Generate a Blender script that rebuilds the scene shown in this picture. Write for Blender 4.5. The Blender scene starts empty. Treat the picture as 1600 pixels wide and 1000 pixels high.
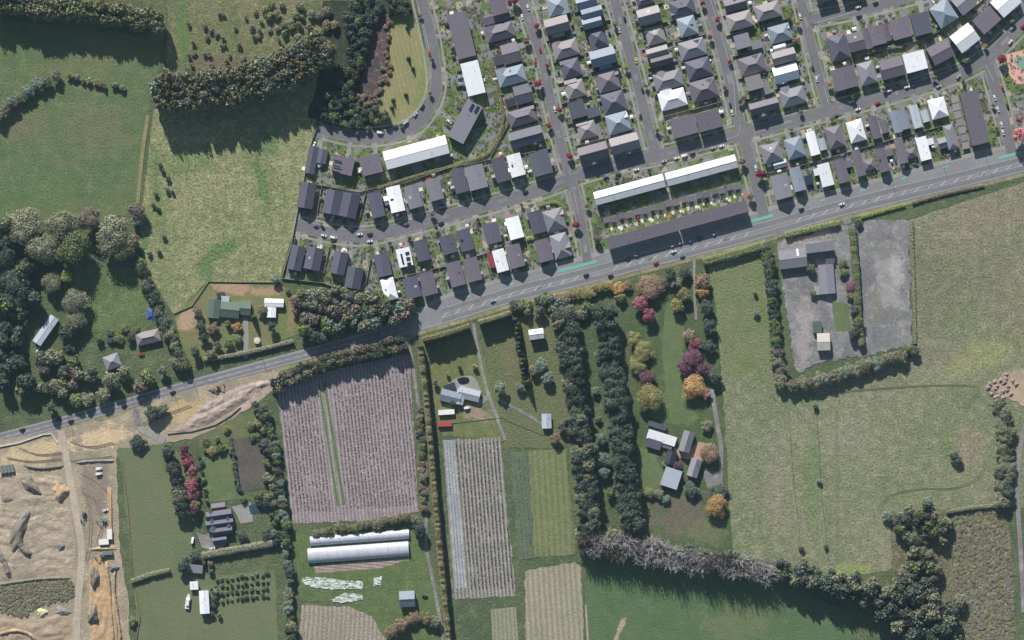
import bpy, bmesh, math, random
import numpy as np
from mathutils import Vector
random.seed(7); rng = np.random.default_rng(7)
D2R = math.radians
# ------------------------------------------------------------------ camera, sky, sun
SC = bpy.context.scene
COL = SC.collection
M = 0.5            # metres per photograph pixel on the ground
CAMH = 2400.0
cam = bpy.data.cameras.new('camera'); co = bpy.data.objects.new('camera', cam); COL.objects.link(co)
co.location = (0, 0, CAMH); cam.sensor_width = 36; cam.lens = 36 * CAMH / (1600 * M)
cam.clip_start = 10; cam.clip_end = 20000; SC.camera = co
SUN_EL, SUN_AZ = 29.0, 342.0          # degrees, azimuth clockwise from north (up in the picture)
w = bpy.data.worlds.new('World'); SC.world = w; w.use_nodes = True
nt = w.node_tree; nt.nodes.clear()
sk = nt.nodes.new('ShaderNodeTexSky'); sk.sky_type = 'NISHITA'; sk.sun_disc = False
sk.sun_elevation = D2R(SUN_EL); sk.sun_rotation = D2R(SUN_AZ); sk.air_density = 1.3; sk.dust_density = 1.0
bg = nt.nodes.new('ShaderNodeBackground'); bg.inputs[1].default_value = 0.05
wo = nt.nodes.new('ShaderNodeOutputWorld')
nt.links.new(sk.outputs[0], bg.inputs[0]); nt.links.new(bg.outputs[0], wo.inputs[0])
sl = bpy.data.lights.new('sun', 'SUN'); sl.energy = 5.0; sl.angle = D2R(0.5); sl.color = (1.0, .965, .915)
so = bpy.data.objects.new('sun', sl); COL.objects.link(so); so.location = (0, 0, 500)
_e, _a = D2R(SUN_EL), D2R(SUN_AZ)
sdir = Vector((math.sin(_a) * math.cos(_e), math.cos(_a) * math.cos(_e), math.sin(_e)))
so.rotation_euler = sdir.to_track_quat('Z', 'Y').to_euler()
SC.view_settings.view_transform = 'Standard'; SC.view_settings.look = 'None'
SC.view_settings.gamma = 1; SC.view_settings.use_curve_mapping = False
SC.view_settings.exposure = 0.36
SC.cycles.max_bounces = 4; SC.cycles.diffuse_bounces = 2; SC.cycles.glossy_bounces = 1
SC.cycles.transmission_bounces = 2; SC.cycles.transparent_max_bounces = 4; SC.cycles.volume_bounces = 0

# ------------------------------------------------------------------ helpers
def P(px, py, h=0.0):
    k = 1 - h / CAMH
    return ((px - 800) * M * k, (500 - py) * M * k)
def S(r, g, b, k=1.0):
    f = lambda c: (c / 255 / 12.92 if c / 255 <= .04045 else ((c / 255 + .055) / 1.055) ** 2.4) * k
    return (f(r), f(g), f(b), 1)
def me(name, v, f, mats=(), idx=None, smooth=False):
    m = bpy.data.meshes.new(name); m.from_pydata([tuple(q) for q in v], [], f)
    for q in mats: m.materials.append(q)
    if idx is not None: m.polygons.foreach_set('material_index', idx)
    if smooth: m.polygons.foreach_set('use_smooth', [True] * len(m.polygons))
    m.update(); return m
def ob(name, data=None, parent=None, loc=(0, 0, 0), rz=0, **props):
    o = bpy.data.objects.new(name, data); COL.objects.link(o)
    o.location = loc; o.rotation_euler = (0, 0, rz)
    if parent is not None: o.parent = parent
    for k, q in props.items(): o[k] = q
    return o
ONES = 'zeroth first second third fourth fifth sixth seventh eighth ninth tenth eleventh twelfth thirteenth fourteenth fifteenth sixteenth seventeenth eighteenth nineteenth'.split()
TENS = {2: 'twent', 3: 'thirt', 4: 'fort', 5: 'fift', 6: 'sixt', 7: 'sevent', 8: 'eight', 9: 'ninet'}
def ordn(n):
    if n < 20: return ONES[n]
    if n >= 100: return str(n) + 'th'
    t, u = divmod(n, 10)
    return TENS[t] + ('ieth' if u == 0 else 'y-' + ONES[u])
def inpoly(x, y, poly):
    c = False; j = len(poly) - 1
    for i in range(len(poly)):
        xi, yi = poly[i]; xj, yj = poly[j]
        if (yi > y) != (yj > y) and x < (xj - xi) * (y - yi) / (yj - yi) + xi: c = not c
        j = i
    return c
def smooth_line(pts, n=3):
    for _ in range(n):
        q = [pts[0]]
        for a, b in zip(pts[:-1], pts[1:]):
            q += [(a[0] * .75 + b[0] * .25, a[1] * .75 + b[1] * .25), (a[0] * .25 + b[0] * .75, a[1] * .25 + b[1] * .75)]
        pts = q + [pts[-1]]
    return pts
def resample(pts, step):
    out = [pts[0]]; acc = 0
    for a, b in zip(pts[:-1], pts[1:]):
        L = math.hypot(b[0] - a[0], b[1] - a[1])
        if L == 0: continue
        t = step - acc
        while t <= L:
            out.append((a[0] + (b[0] - a[0]) * t / L, a[1] + (b[1] - a[1]) * t / L)); t += step
        acc = L - (t - step)
    return out
def normals(pts):
    ns = []
    for i in range(len(pts)):
        a = pts[max(i - 1, 0)]; b = pts[min(i + 1, len(pts) - 1)]
        dx, dy = b[0] - a[0], b[1] - a[1]; L = math.hypot(dx, dy) or 1
        ns.append((-dy / L, dx / L))
    return ns

# ------------------------------------------------------------------ materials
class NB:
    def __init__(s, name):
        s.m = bpy.data.materials.new(name); s.m.use_nodes = True; s.t = s.m.node_tree; s.t.nodes.clear()
        s.out = s.n('ShaderNodeOutputMaterial')
    def n(s, typ, **kw):
        q = s.t.nodes.new(typ)
        for k, v in kw.items(): setattr(q, k, v)
        return q
    def l(s, a, b): s.t.links.new(a, b)
    def setin(s, node, i, v):
        if hasattr(v, 'is_output'): s.l(v, node.inputs[i])
        else: node.inputs[i].default_value = v
    def math(s, op, a, b=0.0, clamp=False):
        q = s.n('ShaderNodeMath', operation=op, use_clamp=clamp); s.setin(q, 0, a); s.setin(q, 1, b); return q.outputs[0]
    def mix(s, f, a, b, bt='MIX'):
        q = s.n('ShaderNodeMix', data_type='RGBA', blend_type=bt); s.setin(q, 0, f); s.setin(q, 6, a); s.setin(q, 7, b); return q.outputs[2]
    def ramp(s, v, lo, hi):
        q = s.n('ShaderNodeMapRange', interpolation_type='SMOOTHSTEP'); s.setin(q, 0, v); s.setin(q, 1, lo); s.setin(q, 2, hi); return q.outputs[0]
    def noise(s, vec, scale, detail=3.0, rough=.55, dist=0.0):
        q = s.n('ShaderNodeTexNoise'); s.l(vec, q.inputs['Vector']); q.inputs['Scale'].default_value = scale
        q.inputs['Detail'].default_value = detail; q.inputs['Roughness'].default_value = rough; q.inputs['Distortion'].default_value = dist
        return q.outputs[0]
    def pos(s): return s.n('ShaderNodeNewGeometry').outputs['Position']
    def mapping(s, vec, rot=0.0, scale=(1, 1, 1)):
        q = s.n('ShaderNodeMapping'); s.l(vec, q.inputs[0]); q.inputs['Rotation'].default_value = (0, 0, rot); q.inputs['Scale'].default_value = scale
        return q.outputs[0]
    def finish(s, col, rough=.9, bump=None, bstr=1.0, bdist=.3, spec=.2):
        p = s.n('ShaderNodeBsdfPrincipled'); s.setin(p, 'Base Color', col); s.setin(p, 'Roughness', rough); p.inputs['Specular IOR Level'].default_value = spec
        if bump is not None:
            b = s.n('ShaderNodeBump'); b.inputs['Strength'].default_value = bstr; b.inputs['Distance'].default_value = bdist
            s.l(bump, b.inputs['Height']); s.l(b.outputs[0], p.inputs['Normal'])
        s.l(p.outputs[0], s.out.inputs[0]); return s.m
def ground_mat(name, c0, c1, c2, big=40, mid=7, fine=1.6, bump=.6, amp=.35, spots=(), stripe=None, contrast=1.0):
    """patchy land cover: two tones over big patches, a third in small flecks, fine clumpy relief; spots = soft-edged patches of other growth"""
    b = NB(name); pos = b.pos()
    n1 = b.noise(pos, 1 / big, 4, .6, .4); n2 = b.noise(pos, 1 / mid, 3, .6); n3 = b.noise(pos, 1 / fine, 3, .65)
    col = b.mix(b.ramp(n1, .38, .62), c0, c1)
    col = b.mix(b.math('MULTIPLY', b.ramp(n2, .5, .75), .7 * contrast), col, c2)
    for (px, py, rx, ry, ang, c, st) in spots:
        sub = b.n('ShaderNodeVectorMath', operation='SUBTRACT'); b.l(pos, sub.inputs[0]); x, y = P(px, py); sub.inputs[1].default_value = (x, y, 0)
        v = b.mapping(sub.outputs[0], D2R(-ang)); sc = b.n('ShaderNodeVectorMath', operation='MULTIPLY'); b.l(v, sc.inputs[0])
        sc.inputs[1].default_value = (1 / (rx * M), 1 / (ry * M), 0)
        ln = b.n('ShaderNodeVectorMath', operation='LENGTH'); b.l(sc.outputs[0], ln.inputs[0])
        d = b.math('ADD', ln.outputs['Value'], b.math('MULTIPLY', b.math('SUBTRACT', b.noise(pos, 1 / 11, 5, .7), .5), 3.2))
        d = b.math('MULTIPLY', b.math('SUBTRACT', 1.0, b.ramp(d, .55, 1.15)), st)
        col = b.mix(d, col, c)
    h = n3
    if stripe:
        ang, per, sc_, st = stripe
        v = b.mapping(pos, D2R(-ang)); wv = b.n('ShaderNodeTexWave', wave_type='BANDS', bands_direction='X', wave_profile='SIN'); b.l(v, wv.inputs[0])
        wv.inputs['Scale'].default_value = math.pi * 2 / per / 20; wv.inputs['Distortion'].default_value = .12; wv.inputs['Detail Scale'].default_value = .3
        col = b.mix(b.math('MULTIPLY', wv.outputs[1], st), col, sc_)
    f = b.math('ADD', b.math('MULTIPLY', b.math('SUBTRACT', n3, .5), amp * 5.5), 1.0)
    f = b.math('MULTIPLY', f, b.math('ADD', b.math('MULTIPLY', b.math('SUBTRACT', n2, .5), amp * 2.2), 1.0))
    cc = b.n('ShaderNodeCombineXYZ'); [b.l(f, cc.inputs[i]) for i in range(3)]
    col = b.mix(1.0, col, cc.outputs[0], 'MULTIPLY')
    return b.finish(col, .95, h, bump, fine * .6, .1)
def plain_mat(name, c, var=.12, rough=.6, scale=.6, spec=.3, bump=0, obvar=.0):
    b = NB(name); tc = b.n('ShaderNodeTexCoord').outputs['Object']
    n = b.noise(tc, scale, 4, .6); f = b.math('ADD', b.math('MULTIPLY', b.math('SUBTRACT', n, .5), var * 2), 1.0)
    if obvar:
        r = b.n('ShaderNodeObjectInfo').outputs['Random']; f = b.math('MULTIPLY', f, b.math('ADD', b.math('MULTIPLY', b.math('SUBTRACT', r, .5), obvar * 2), 1.0))
    cc = b.n('ShaderNodeCombineXYZ'); [b.l(f, cc.inputs[i]) for i in range(3)]
    return b.finish(b.mix(1.0, c, cc.outputs[0], 'MULTIPLY'), rough, n if bump else None, bump, .1, spec)
def leaf_mat(name, c, c2=None, var=.3, trans=.28):
    b = NB(name); g = b.n('ShaderNodeNewGeometry'); r = g.outputs['Random Per Island']; o = b.n('ShaderNodeObjectInfo').outputs['Random']
    c2 = c2 or (c[0] * 1.15, c[1] * .95, c[2] * .9, 1)
    col = b.mix(b.math('ADD', b.math('MULTIPLY', r, .5), b.math('MULTIPLY', o, .5)), c, c2)
    f = b.math('ADD', 1 - var, b.math('MULTIPLY', r, var * 2)); f = b.math('MULTIPLY', f, b.math('ADD', .82, b.math('MULTIPLY', o, .36)))
    cc = b.n('ShaderNodeCombineXYZ'); [b.l(f, cc.inputs[i]) for i in range(3)]
    col = b.mix(1.0, col, cc.outputs[0], 'MULTIPLY')
    d = b.n('ShaderNodeBsdfDiffuse'); t = b.n('ShaderNodeBsdfTranslucent'); b.l(col, d.inputs[0]); b.l(col, t.inputs[0])
    mx = b.n('ShaderNodeMixShader'); mx.inputs[0].default_value = trans; b.l(d.outputs[0], mx.inputs[1]); b.l(t.outputs[0], mx.inputs[2])
    b.l(mx.outputs[0], b.out.inputs[0]); return b.m
KL = 1.65   # leaves stand at all angles to the sun: a crown shows about 0.6 of a flat leaf
LEAF = {k: leaf_mat('leaf_' + k, S(*c, KL), S(*c2, KL)) for k, c, c2 in [
    ('dk', (82, 93, 84), (94, 102, 90)), ('ol', (134, 133, 110), (122, 124, 106)), ('gr', (106, 118, 84), (118, 124, 88)), ('sl', (128, 140, 130), (116, 130, 116)),
    ('rd', (154, 74, 88), (142, 82, 90)), ('mr', (112, 82, 96), (122, 88, 98)), ('pk', (154, 98, 108), (146, 104, 108)), ('og', (172, 142, 100), (160, 138, 98)), ('ho', (124, 118, 88), (112, 112, 84)),
    ('ru', (142, 122, 106), (134, 118, 100)), ('ye', (142, 136, 96), (132, 132, 92)), ('ba', (178, 174, 176), (160, 156, 154)), ('br', (122, 113, 106), (116, 110, 98)),
    ('li', (124, 138, 86), (138, 144, 88)), ('rp', (190, 142, 146), (178, 132, 130)), ('cp', (74, 68, 72), (84, 80, 78))]}  # cp: crop leaf darkened to stand in for shadow on the soil
LEAFWORD = dict(dk='dark green', ol='olive grey', gr='mid green', sl='silvery green', rd='crimson', mr='maroon', pk='pinkish red', og='golden orange', ru='rust brown',
                ho='dull gold', ye='yellow olive', ba='pale leafless', br='greyish brown', li='lime green', rp='pale pink', cp='dark')
BARK = plain_mat('bark', S(92, 84, 76), .3, .9, 2)
ROOFC = dict(C=(112, 106, 116), D=(92, 92, 106), G=(134, 134, 142), B=(136, 147, 160), W=(238, 240, 244), L=(178, 186, 196), T=(146, 140, 142), N=(96, 112, 102), R=(150, 62, 68), Q=(205, 200, 190), K=(64, 66, 76))
ROOFW = dict(C='charcoal', D='dark slate', G='mid grey', B='blue grey', W='white', L='pale silver', T='taupe', N='dull green', R='dark red', Q='cream', K='black')
ROOF = {k: plain_mat('roof_' + k, S(*c), .16, .55, .45, .25, obvar=.12) for k, c in ROOFC.items()}
WALLS = [plain_mat('cladding_%d' % i, S(*c), .06, .8, .5) for i, c in enumerate([(176, 172, 166), (120, 118, 118), (150, 146, 140), (206, 202, 196)])]
GLASS = plain_mat('window_glass', S(44, 52, 62), .05, .15, 1, .5)
DARK = plain_mat('dark_rubber', S(34, 34, 36), .1, .8)
CONC = ground_mat('concrete', S(158, 155, 150), S(146, 144, 140), S(134, 130, 124), 12, 4, 1.2, .15, .1)
ASPH = ground_mat('asphalt', S(121, 119, 123), S(115, 113, 118), S(106, 104, 109), 26, 8, 2, .1, .1)
ASPHM = ground_mat('asphalt_main_road', S(142, 142, 144), S(134, 134, 137), S(124, 123, 127), 30, 9, 2, .1, .08)
WHITE = plain_mat('road_paint', S(206, 206, 204), .12, .7, 1.2)
TEAL = plain_mat('green_lane_paint', S(112, 178, 160), .15, .7, 1)
FENCEM = plain_mat('fence_timber', S(168, 166, 160), .2, .8, .4)
SOIL = ground_mat('bare_soil', S(176, 156, 134), S(160, 142, 122), S(190, 164, 134), 26, 6, 1.4, .35, .12)
GRAVEL = ground_mat('gravel', S(140, 136, 136), S(128, 124, 122), S(164, 158, 154), 30, 9, 1.5, .3, .16)

# ------------------------------------------------------------------ land
ZL = [0.03]
def sheet(name, poly, mat, z=None, **props):
    if z is None: ZL[0] += .006; z = ZL[0]
    v = [(*P(*q), z) for q in poly]
    m = bpy.data.meshes.new(name); bm = bmesh.new(); vs = [bm.verts.new(q) for q in v]; f = bm.faces.new(vs); bm.normal_update()
    if f.normal.z < 0: bmesh.ops.reverse_faces(bm, faces=[f])
    bmesh.ops.triangulate(bm, faces=bm.faces[:]); bm.to_mesh(m); bm.free(); m.materials.append(mat)
    p = dict(kind='structure'); p.update(props)
    return ob(name, m, **p)
def rough_edge(poly, step=8, amp=2.0):
    pts = resample(list(poly) + [poly[0]], step)
    return [(x + random.uniform(-amp, amp), y + random.uniform(-amp, amp)) for x, y in pts[:-1]]
GRASS = ground_mat('grass', S(96, 106, 76), S(84, 98, 70), S(112, 114, 84), 45, 9, 1.8, .7, .28)
gm = me('ground', [(-3000, -3000, 0), (3000, -3000, 0), (3000, 3000, 0), (-3000, 3000, 0)], [(0, 1, 2, 3)], [GRASS])
ob('ground', gm, kind='structure')
lg = S(98, 122, 80)
sheet('field', [(-60, 25), (0, 30), (150, 50), (255, 60), (250, 100), (236, 150), (222, 250), (215, 330), (150, 345), (-60, 350)],
      ground_mat('pasture_west', S(94, 113, 76), S(106, 116, 82), S(116, 116, 88), 50, 9, 1.6, .6, .24, [(60, 300, 70, 30, 10, S(90, 118, 78), .6), (150, 200, 60, 40, 0, S(112, 116, 86), .6), (30, 190, 50, 30, 0, S(118, 114, 88), .6), (120, 100, 110, 18, 5, S(112, 118, 84), .6)]))
PAST = ground_mat('meadow_pale', S(140, 141, 104), S(126, 132, 95), S(154, 151, 118), 45, 6, 1.7, .6, .45,
    [(410, 290, 10, 60, 9, lg, .9), (425, 225, 18, 25, 0, lg, .8), (345, 392, 40, 12, 32, lg, .9), (320, 420, 18, 18, 0, lg, .8), (222, 370, 14, 40, -8, lg, .8), (300, 250, 60, 22, 10, S(110, 128, 84), .7), (245, 300, 14, 80, 4, S(110, 128, 84), .7)])
sheet('field', rough_edge([(240, 172), (300, 168), (400, 155), (494, 110), (496, 180), (490, 210), (462, 345), (437, 442), (323, 441), (272, 492), (240, 440), (216, 380)], 9, 1), PAST)
sheet('field', rough_edge([(262, -20), (510, -20), (525, 50), (505, 105), (400, 150), (262, 150)]),
      ground_mat('scrubland', S(124, 124, 92), S(104, 112, 78), S(146, 138, 108), 26, 6, 1.5, .9, .3, [(285, 50, 12, 70, 0, S(98, 122, 76), .8), (350, 100, 60, 20, 0, S(118, 104, 92), .7)]))
sheet('field', rough_edge([(505, 0), (640, 0), (645, 25), (612, 60), (606, 150), (598, 195), (510, 195), (480, 180), (500, 110)]),
      ground_mat('bush_floor', S(70, 76, 60), S(60, 64, 54), S(92, 86, 66), 20, 5, 1.5, .8, .25))
sheet('wetland', rough_edge([(583, 25), (604, 20), (609, 60), (604, 110), (596, 160), (560, 160), (568, 110), (576, 60)], 7, 2),
      ground_mat('wetland', S(94, 82, 82), S(84, 76, 78), S(150, 126, 108), 16, 4, 1.2, .6, .25))
sheet('lawn', rough_edge([(612, 25), (640, 18), (652, 40), (664, 75), (673, 115), (668, 150), (650, 178), (620, 196), (592, 200), (590, 165), (600, 130), (610, 70)], 8, 1),
      ground_mat('mown_reserve', S(150, 142, 106), S(140, 138, 98), S(162, 146, 116), 24, 7, 1.6, .3, .12, [(660, 130, 8, 70, -12, S(120, 136, 78), .7), (625, 30, 20, 14, 0, S(110, 130, 74), .8)], (14, 3.4, S(124, 132, 82), .5)))
sheet('field', rough_edge([(110, 412), (205, 420), (250, 480), (225, 520), (120, 520), (108, 460)], 9, 2),
      ground_mat('paddock', S(104, 118, 78), S(92, 108, 72), S(120, 126, 88), 30, 6, 1.5, .7, .25))
GREEN = ground_mat('lawn_green', S(96, 114, 76), S(104, 116, 80), S(116, 120, 88), 30, 8, 1.6, .35, .14)
sheet('lawn', [(272, 492), (325, 443), (440, 445), (470, 470), (470, 520), (380, 555), (310, 565), (290, 560)], ground_mat('farmyard_grass', S(112, 122, 78), S(124, 122, 88), S(96, 112, 68), 22, 6, 1.5, .35, .16,
      [(370, 450, 38, 12, 0, S(176, 146, 118), .9), (420, 455, 30, 8, 0, S(172, 142, 116), .8), (295, 500, 22, 16, 30, S(180, 152, 128), .9), (455, 490, 6, 40, 0, S(150, 128, 104), .6)]))
EG = S(112, 128, 88)
EASTG = [(1560, 330, 90, 50, 10, S(140, 130, 112), .7), (1590, 460, 60, 80, 0, S(136, 128, 108), .6), (1170, 560, 46, 34, 0, EG, .7), (1245, 580, 26, 70, 0, EG, .6), (1270, 740, 13, 110, -3, EG, .8), (1165, 700, 24, 90, 0, S(126, 132, 104), .5), (1215, 760, 20, 90, 0, S(138, 132, 112), .5),
         (1330, 895, 38, 16, 0, S(140, 152, 92), .8), (1525, 560, 70, 26, 20, S(146, 148, 104), .7), (1450, 310, 50, 22, 15, S(130, 136, 94), .6), (1480, 700, 14, 26, 0, S(112, 126, 84), .8), (1515, 700, 26, 38, 0, S(146, 132, 114), .5),
         (1330, 600, 70, 22, 5, S(130, 124, 106), .6), (1460, 450, 60, 90, 0, S(118, 118, 94), .7), (1550, 420, 50, 60, 0, S(124, 122, 100), .6), (1440, 560, 80, 20, 8, S(126, 120, 104), .6), (1400, 780, 90, 22, 6, S(126, 132, 100), .6), (1340, 700, 50, 60, 0, S(138, 138, 114), .6), (1300, 820, 40, 60, 0, S(122, 128, 96), .5), (1500, 380, 60, 30, 0, S(140, 132, 114), .5)]
sheet('field', rough_edge([(1108, 415), (1190, 392), (1205, 560), (1225, 610), (1290, 590), (1432, 555), (1418, 345), (1660, 265), (1660, 800), (1570, 790), (1390, 800), (1395, 890), (1300, 905), (1145, 862), (1130, 680), (1112, 480)], 10, 1),
      ground_mat('rough_pasture', S(134, 134, 108), S(120, 127, 96), S(144, 139, 118), 70, 7, 1.7, .6, .36, EASTG))
sheet('field', rough_edge([(1110, 425), (1190, 395), (1203, 560), (1150, 600), (1130, 560), (1116, 480)], 10, 1), ground_mat('lush_pasture', S(112, 124, 84), S(124, 130, 94), S(98, 118, 76), 30, 6, 1.4, .9, .28))
sheet('field', rough_edge([(1390, 800), (1572, 788), (1584, 900), (1588, 1030), (1420, 1030), (1395, 900)], 10, 2),
      ground_mat('rank_growth', S(122, 116, 92), S(108, 108, 84), S(140, 128, 106), 26, 6, 1.6, 1.0, .34))
sheet('field', rough_edge([(913, 872), (960, 870), (1200, 900), (1330, 960), (1330, 1030), (915, 1030)], 10, 1),
      ground_mat('lush_field', S(86, 110, 74), S(92, 112, 78), S(102, 114, 84), 45, 8, 1.6, .5, .14, [(1150, 975, 60, 30, 0, S(112, 118, 84), .7), (968, 985, 5, 24, -25, S(176, 160, 138), .9)]))
sheet('field', rough_edge([(980, 440), (1108, 425), (1118, 480), (1132, 650), (1142, 860), (1000, 840), (985, 640)], 9, 2),
      ground_mat('estate_ground', S(88, 104, 68), S(80, 94, 64), S(104, 108, 78), 24, 6, 1.5, .5, .2, [(1070, 810, 60, 40, 0, S(112, 102, 92), .8), (1100, 830, 40, 22, 0, S(112, 118, 84), .7)]))
sheet('lawn', rough_edge([(1042, 470), (1068, 500), (1068, 590), (1080, 640), (1095, 655), (1060, 665), (1010, 650), (1040, 610), (1034, 540)], 8, 1.5), GREEN)
sheet('lawn', rough_edge([(1000, 700), (1020, 705), (1040, 745), (1020, 775), (1000, 760)], 7, 1), GREEN)
sheet('lawn', rough_edge([(662, 540), (745, 520), (775, 620), (790, 690), (690, 680), (672, 600)], 9, 1), ground_mat('cottage_grass', S(104, 114, 74), S(114, 118, 80), S(128, 122, 88), 22, 6, 1.5, .35, .18, [(745, 645, 26, 14, -8, S(158, 138, 120), .8)]))
sheet('field', rough_edge([(750, 515), (870, 480), (885, 600), (890, 700), (790, 700), (770, 600)], 9, 2), ground_mat('weedy_paddock', S(104, 112, 78), S(112, 114, 82), S(92, 106, 70), 18, 5, 1.5, .8, .26, [(795, 560, 12, 30, 0, S(130, 120, 92), .4)]))
sheet('lawn', rough_edge([(186, 700), (250, 690), (300, 720), (300, 870), (330, 900), (430, 890), (436, 1030), (218, 1030), (208, 900)], 9, 1.5), ground_mat('southwest_lawn', S(106, 116, 84), S(114, 119, 90), S(98, 112, 80), 36, 8, 1.6, .35, .12))
sheet('lawn', [(314, 712), (360, 706), (374, 780), (322, 786)], GREEN)
sheet('lawn', [(320, 665), (395, 640), (415, 680), (310, 700)], ground_mat('orchard_grass', S(98, 112, 76), S(110, 112, 80), S(124, 112, 90), 18, 5, 1.5, .35, .16))
sheet('vegetable_garden', [(362, 686), (418, 680), (426, 762), (376, 768)], ground_mat('garden_soil', S(104, 96, 90), S(92, 88, 82), S(84, 96, 70), 14, 4, 1.2, .5, .2))
sheet('lawn', rough_edge([(455, 830), (640, 822), (668, 850), (690, 930), (695, 1030), (600, 1030), (545, 940), (470, 940)], 9, 1.5), ground_mat('market_garden_grass', S(90, 110, 68), S(100, 114, 74), S(114, 116, 84), 22, 6, 1.5, .5, .2))
# construction earthworks
sheet('dirt', rough_edge([(-40, 690), (40, 682), (170, 655), (250, 622), (330, 600), (440, 578), (425, 612), (385, 640), (345, 665), (300, 685), (215, 700), (182, 700), (186, 850), (200, 930), (204, 1030), (-40, 1030)], 8, 1.5),
      ground_mat('earthworks', S(170, 156, 134), S(150, 140, 122), S(186, 170, 142), 45, 8, 1.8, .5, .13,
      [(60, 705, 60, 20, 12, S(206, 184, 148), .8), (160, 685, 50, 18, 14, S(214, 190, 154), .8), (290, 640, 36, 16, 14, S(196, 168, 124), .8), (370, 625, 50, 20, 25, S(190, 166, 156), .9),
       (150, 760, 24, 60, 0, S(136, 126, 112), .8), (60, 925, 70, 28, 0, S(122, 118, 88), .9), (155, 930, 14, 90, 0, S(182, 158, 126), .7), (60, 830, 60, 60, 0, S(172, 156, 136), .5), (50, 985, 60, 24, 0, S(196, 178, 158), .6)]))
# cropland
def cropmat(name, c0, c1, c2, stripe, **k): return ground_mat(name, c0, c1, c2, 22, 6, 1.4, .5, .2, stripe=stripe, **k)
CROP1 = [(432, 602), (520, 578), (640, 552), (652, 780), (655, 800), (600, 812), (458, 818)]
sheet('crop_field', rough_edge(CROP1, 6, 1.4), cropmat('tilled_soil', S(166, 153, 153), S(155, 144, 146), S(178, 165, 162), (6.3, 2.75, S(120, 112, 114), .8)))
sheet('grass_strip', [(497, 600), (500, 599), (530, 790), (526, 791)], GREEN); sheet('grass_strip', [(505, 598), (509, 597), (540, 788), (535, 789)], GREEN)
sheet('crop_field', rough_edge([(692, 688), (782, 683), (806, 932), (708, 936)], 6, 1.4), cropmat('mulched_beds', S(166, 158, 152), S(156, 150, 144), S(180, 170, 164), (4.6, 2.9, S(92, 96, 84), .8)))
sheet('crop_field', [(692, 688), (709, 687), (729, 918), (712, 919)], cropmat('film_covered_beds', S(172, 176, 180), S(160, 166, 172), S(186, 190, 192), (4.6, 2.3, S(126, 128, 126), .8)), ZL[0] + .03)
sheet('crop_field', rough_edge([(795, 706), (826, 704), (835, 872), (812, 875)], 6, 1.6), cropmat('leafy_crop', S(104, 113, 94), S(96, 107, 86), S(114, 120, 98), (3.4, 3.2, S(92, 106, 78), .6)), ZL[0] + .05)
sheet('crop_field', rough_edge([(826, 704), (884, 702), (899, 866), (835, 872)], 6, 1.4), cropmat('stubble_rows', S(104, 118, 78), S(114, 120, 84), S(124, 124, 90), (3.4, 4.6, S(138, 138, 104), .5)))
sheet('crop_field', rough_edge([(820, 892), (898, 878), (908, 884), (914, 1030), (822, 1030)], 6, 1.4), cropmat('seedbed_rows', S(172, 160, 146), S(158, 150, 136), S(140, 140, 112), (4, 4.2, S(124, 128, 96), .7)))
sheet('crop_field', [(767, 952), (806, 948), (812, 1030), (771, 1030)], cropmat('narrow_rows', S(160, 150, 138), S(148, 144, 128), S(134, 138, 108), (4, 3.2, S(118, 126, 92), .7)))
sheet('crop_field', rough_edge([(472, 946), (545, 948), (580, 962), (620, 1030), (464, 1030)], 6, 1.4), cropmat('fan_rows', S(176, 162, 154), S(162, 150, 142), S(142, 140, 116), (-4, 3.6, S(122, 124, 96), .75)))
sheet('crop_field', [(490, 884), (640, 870), (640, 874), (595, 888), (494, 896)], cropmat('open_beds', S(176, 158, 148), S(164, 150, 140), S(186, 170, 160), (84, 2.6, S(128, 112, 106), .8)))
# paved yards
sheet('gravel_yard', rough_edge([(1213, 378), (1320, 350), (1420, 342), (1424, 540), (1352, 556), (1300, 562), (1243, 582), (1228, 480)], 6, 3),
      ground_mat('gravel_yard', S(136, 135, 135), S(118, 118, 119), S(160, 156, 152), 22, 7, 1.8, .3, .18, [(1256, 520, 14, 60, 0, S(168, 158, 156), .7), (1390, 430, 30, 60, 0, S(170, 164, 162), .5), (1370, 480, 10, 30, 0, S(122, 124, 96), .6), (1400, 420, 14, 20, 0, S(176, 172, 170), .6), (1380, 390, 20, 16, 0, S(118, 120, 112), .6), (1262, 365, 40, 14, 12, S(168, 148, 144), .7)]))
sheet('lawn', rough_edge([(1300, 470), (1325, 475), (1330, 515), (1305, 520)], 6, 1), GREEN)
sheet('courtyard', [(1052, 700), (1075, 705), (1090, 690), (1118, 695), (1100, 722), (1062, 715)], ground_mat('brick_paving', S(184, 152, 134), S(172, 146, 130), S(196, 166, 148), 8, 3, 1, .3, .1))
sheet('driveway', [(1098, 735), (1128, 738), (1130, 765), (1105, 762)], GRAVEL)
sheet('driveway', [(318, 836), (330, 832), (352, 850), (346, 862), (316, 856), (306, 830)], GRAVEL); sheet('patio', [(362, 792), (392, 785), (396, 815), (376, 818), (370, 805)], CONC)
sheet('swimming_pool', [(388, 790), (408, 785), (412, 800), (392, 804)], plain_mat('pool_water', S(52, 78, 82), .1, .1, .5, .5))
sheet('patio', smooth_line([(700, 600), (712, 590), (738, 585), (748, 600), (752, 618), (740, 622), (705, 612)], 2), CONC)
sheet('pond', smooth_line([(714, 592), (722, 589), (734, 590), (733, 600), (718, 602), (714, 592)], 2)[:-1], plain_mat('dark_water', S(34, 36, 40), .1, .1, 1, .5))
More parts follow.
